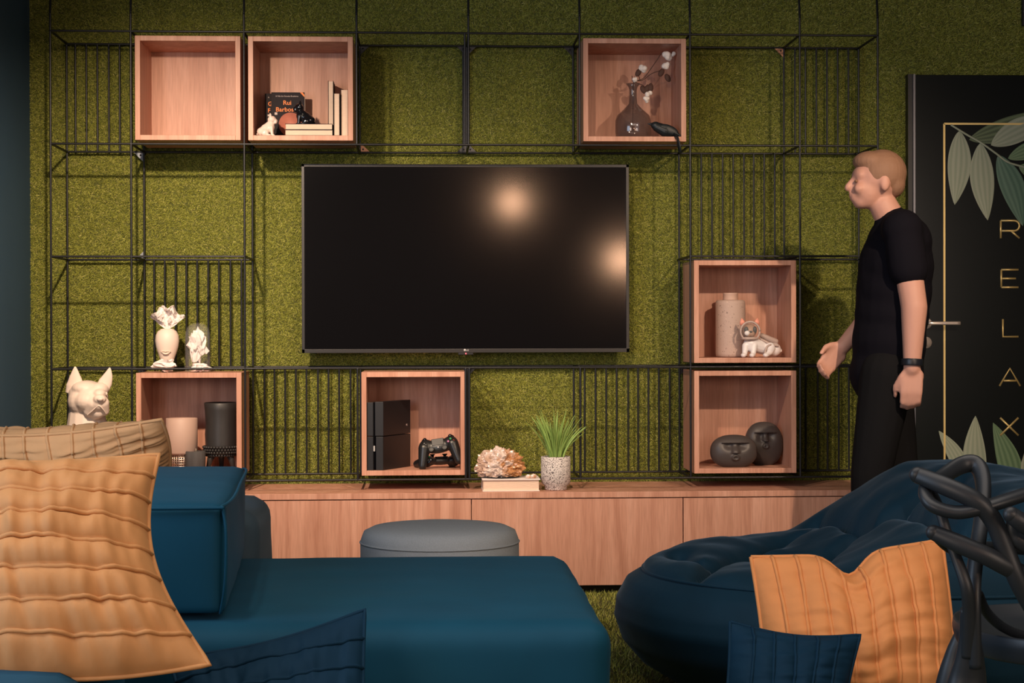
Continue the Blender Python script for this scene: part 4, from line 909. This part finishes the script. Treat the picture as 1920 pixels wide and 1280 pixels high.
def torso(g, e=0.0, low=700):
    g.ell(Q(1670, 700), (.115+e, .155+e, .11+e)); g.cap(Q(1672, 690), Q(1684, 500), .112+e, .112+e); g.ell(Q(1675, 640), (.115+e, .15+e, .14+e)); g.ell(Q(1684, 545), (.117+e, .155+e, .14+e)); g.ell(Q(1680, 590), (.115+e, .15+e, .12+e)); g.ell(Q(1688, 500), (.115+e, .165+e, .14+e)); g.ell(Q(1694, 455), (.095+e, .17+e, .09+e)); g.cap(shL, shR, .058+e, .058+e)
g = G(); limbs(g); torso(g, -.004)
g.cap(Q(1688, 430), Q(1664, 385), .056, .050)
hc = Q(1650, 340); tilt = Euler((0, math.radians(-8), 0)).to_matrix()
g.ell(hc+Vector((.012, 0, .018)), (.088, .072, .088)); g.ell(hc+Vector((-.030, 0, -.030)), (.056, .056, .068)); g.ell(hc+Vector((-.052, 0, -.072)), (.030, .036, .026))
g.ell(hc+Vector((-.060, 0, .020)), (.024, .05, .03)); g.cap(hc+Vector((-.078, 0, .010)), hc+Vector((-.100, 0, -.022)), .010, .014)
g.ell(hc+Vector((-.084, 0, -.050)), (.012, .024, .010)); g.ell(hc+Vector((-.080, 0, -.062)), (.012, .022, .009))
for s in (-1, 1): g.ell(hc+Vector((.014, s*.072, -.012)), (.018, .010, .030)); g.ell(hc+Vector((-.066, s*.034, -.028)), (.022, .02, .02))
g.cap(shL, elL, .052, .045); g.cap(elL, wrL, .046, .029); g.cap(shR, elR, .050, .040); g.cap(elR, wrR, .042, .028)
def hand(g, w, dirn, palm, th):
    """w wrist, dirn pointing to the fingers, palm normal, th thumb side"""
    dirn, palm, th = dirn.normalized(), palm.normalized(), th.normalized()
    for k_ in range(4): b0 = w+dirn*.02+th*(.026-.018*k_); g.cap(b0, w+dirn*.085+th*(.028-.0185*k_), .013, .012, 10)
    for k_, L in enumerate((.068, .076, .070, .056)):
        p0 = w+dirn*.09+th*(.029-.019*k_); p1 = p0+dirn*L*.42+palm*L*.12; p2 = p1+dirn*L*.22+palm*L*.30; p3 = p2-dirn*L*.02+palm*L*.28
        g.cap(p0, p1, .0095, .0088, 10); g.cap(p1, p2, .0088, .008, 10); g.cap(p2, p3, .008, .007, 10)
    t0 = w+dirn*.03+th*.034; t1 = t0+dirn*.034+th*.018+palm*.012; t2 = t1+dirn*.032+palm*.014; g.cap(t0, t1, .013, .011, 10); g.cap(t1, t2, .011, .009, 10)
hand(g, wrL, (wrL-elL), Vector((.25, 1, 0)), Vector((-1, .2, 0))); hand(g, wrR, (wrR-elR), Vector((.2, -1, .1)), Vector((-.5, -.1, .8)))
for a_ in (ankL, ankR): g.cap(a_, a_+Vector((-.06, 0, -.04)), .036, .03)
g.build('body', 'skin', o, vox=.0065, sm=3)
g = G(); torso(g, .014); g.cap(shL, lerp(shL, elL, .52), .066, .068); g.cap(shR, lerp(shR, elR, .52), .064, .064); g.cap(Q(1692, 440), Q(1680, 415), .075, .062)
g.build('t_shirt', 'shirt', o, vox=.008, sm=10)
g = G(); limbs(g, .014); g.ell(Q(1670, 715), (.118, .150, .10)); g.cap(lerp(kneeL, ankL, .5), ankL, .062, .056); g.cap(lerp(kneeR, ankR, .5), ankR, .062, .056); g.build('trousers', 'trousers', o, vox=.009, sm=3)
for a_ in (ankL, ankR): G().cap(Vector((a_.x+.035, a_.y, .042)), Vector((a_.x-.15, a_.y, .034)), .040, .033).build('shoe', 'shoe', o, vox=.006, sm=2)
g = G(); g.ell(hc+Vector((.022, 0, .030)), (.088, .080, .084)); g.ell(hc+Vector((-.02, 0, .070)), (.062, .062, .038)); g.ell(hc+Vector((.06, 0, -.01)), (.044, .062, .05))
g.build('hair', 'hair', o, vox=.006, sm=3)
d = (wrL-elL).normalized(); c = wrL-d*.02; g = G(); g.tube([c-d*.012, c+d*.012], .0375, 28); g.build('wristband', 'band', o, bev=.003)
for s in (-1, 1): G().ell(hc+Vector((-.078, s*.030, -.002)), (.006, .011, .005)).build('eye', 'hair', o)

# ------------------------------------------------------------------ armchair in the right foreground
CY = -4.34
def K(px, py, d=0): return at(px, py, CY+d)
o = thing('armchair', 'matte black plastic armchair with interlaced curved back rails at right edge', 'chair', (X(2200, CY, 1200), CY+.15, 0))
def rail(pts, rs, name='back_rail', flat=.72):
    P = spline([K(*p) for p in pts], 8); R = KS*np.interp(np.linspace(0, len(pts)-1, len(P)), range(len(pts)), [min(q, .0125) for q in rs]); g = G().tube(P, R, 16, flat=flat, upv=(0, 1, 0)); g.ell(P[0], (R[0], R[0]*.8, R[0])); g.build(name, 'chair_black', o)
r1 = .0142; KS = 1.16
rail([(1720, 890, .03), (1770, 910, .0), (1828, 938, -.02), (1862, 975, -.02), (1885, 1030, -.02), (1912, 1095, -.02), (1960, 1180, -.0), (1990, 1240, .03)], [.011]+[r1]*7)
rail([(1742, 900, .05), (1735, 925, .02), (1750, 948, .0), (1790, 960, -.01), (1830, 955, -.015), (1880, 940, -.01), (1960, 915, .02), (2100, 880, .07), (2300, 880, .12)], [.009, .011, .0125, .0135, .0135, r1, r1, r1, r1])
rail([(1738, 912, .06), (1765, 895, .10), (1800, 873, .13), (1828, 870, .13), (1842, 895, .11), (1843, 945, .08), (1835, 1010, .05), (1826, 1080, .03), (1824, 1140, .02), (1826, 1250, .03)], [.009, .011, .0125, .0125, .0125, .012, .012, .012, .0125, .015])
rail([(1750, 998, .0), (1800, 1020, -.015), (1850, 1042, -.025), (1900, 1068, -.02), (1960, 1092, 0), (2120, 1120, .06), (2300, 1125, .1)], [.010]+[r1]*6)
rail([(1742, 915, .03), (1760, 950, .03), (1776, 1000, .02), (1795, 1050, .01), (1812, 1100, .0), (1817, 1150, 0.01), (1818, 1230, .03)], [.007, .007, .007, .0075, .0085, .009, .012])
rail([(1835, 1115, .06), (1852, 1150, .1), (1885, 1178, .14), (1930, 1192, .17), (2050, 1205, .2), (2250, 1200, .22)], [.007]*6)
rail([(1752, 1000, .02), (1790, 1030, .08), (1850, 1025, .12), (1920, 1030, .15), (2050, 1040, .2)], [.008]*5)
rail([(1896, 965, -.05), (1925, 985, -.05), (2000, 1030, -.03), (2080, 1100, .0), (2150, 1200, .05)], [.011, r1, r1, r1, r1])
rail([(1900, 975, -.02), (1903, 1000, -.02), (1925, 1020, -.02), (1990, 1035, -.0), (2100, 1020, .05)], [.009, .011, r1, r1, r1])
sc = Vector((K(1838, 1240, .25).x+.235, CY+.25, .478))
def seat(u, v):
    a_ = 2*math.pi*u; t = v*6; i = min(int(t), 5); f = t-i; RR_ = [0, .5, .86, .97, 1.0, 1.01, .98]; ZZ = [.0, -.004, .002, .022, .026, .008, -.02]; rr = lerp(RR_[i], RR_[i+1], f) if i < 6 else RR_[-1]; zz = lerp(ZZ[i], ZZ[i+1], f)
    cx2, sx2 = math.cos(a_), math.sin(a_); return sc+Vector((math.copysign(abs(cx2)**.75, cx2)*.26*rr, math.copysign(abs(sx2)**.75, sx2)*.24*rr, zz+.012*max(0, -sx2)*rr))
G().grid(seat, 72, 12).build('seat', 'chair_black', o, sub=1, solid=.010)
legs = [[K(1816, 1140, .02), K(1818, 1190, .03), K(1818, 1235, .04), K(1812, 1290, .05), K(1800, 1400, .04)], [K(2330, 1140, .06), K(2330, 1190, .06), K(2330, 1235, .06), K(2335, 1290, .06), K(2345, 1400, .04)]]
for L in legs: L.append(Vector((L[-1].x+(-.03 if L is legs[0] else .03), CY-.02, .008)))
for sx_ in (-1, 1):
    p = sc+Vector((sx_*.205, .19, -.004)); legs.append([p+Vector((0, 0, .006)), p+Vector((0, 0, -.02)), p+Vector((sx_*.008, .006, -.06)), p+Vector((sx_*.015, .012, -.12)), p+Vector((sx_*.028, .03, -.26)), Vector((p.x+sx_*.04, p.y+.045, .008))])
for L in legs:
    P = spline(L, 6); G().tube(P, np.interp(np.linspace(0, 5, len(P)), range(6), [.013, .016, .023, .032, .026, .014]), 18, flat=.75, upv=(0, 1, 0)).build('leg', 'chair_black', o)
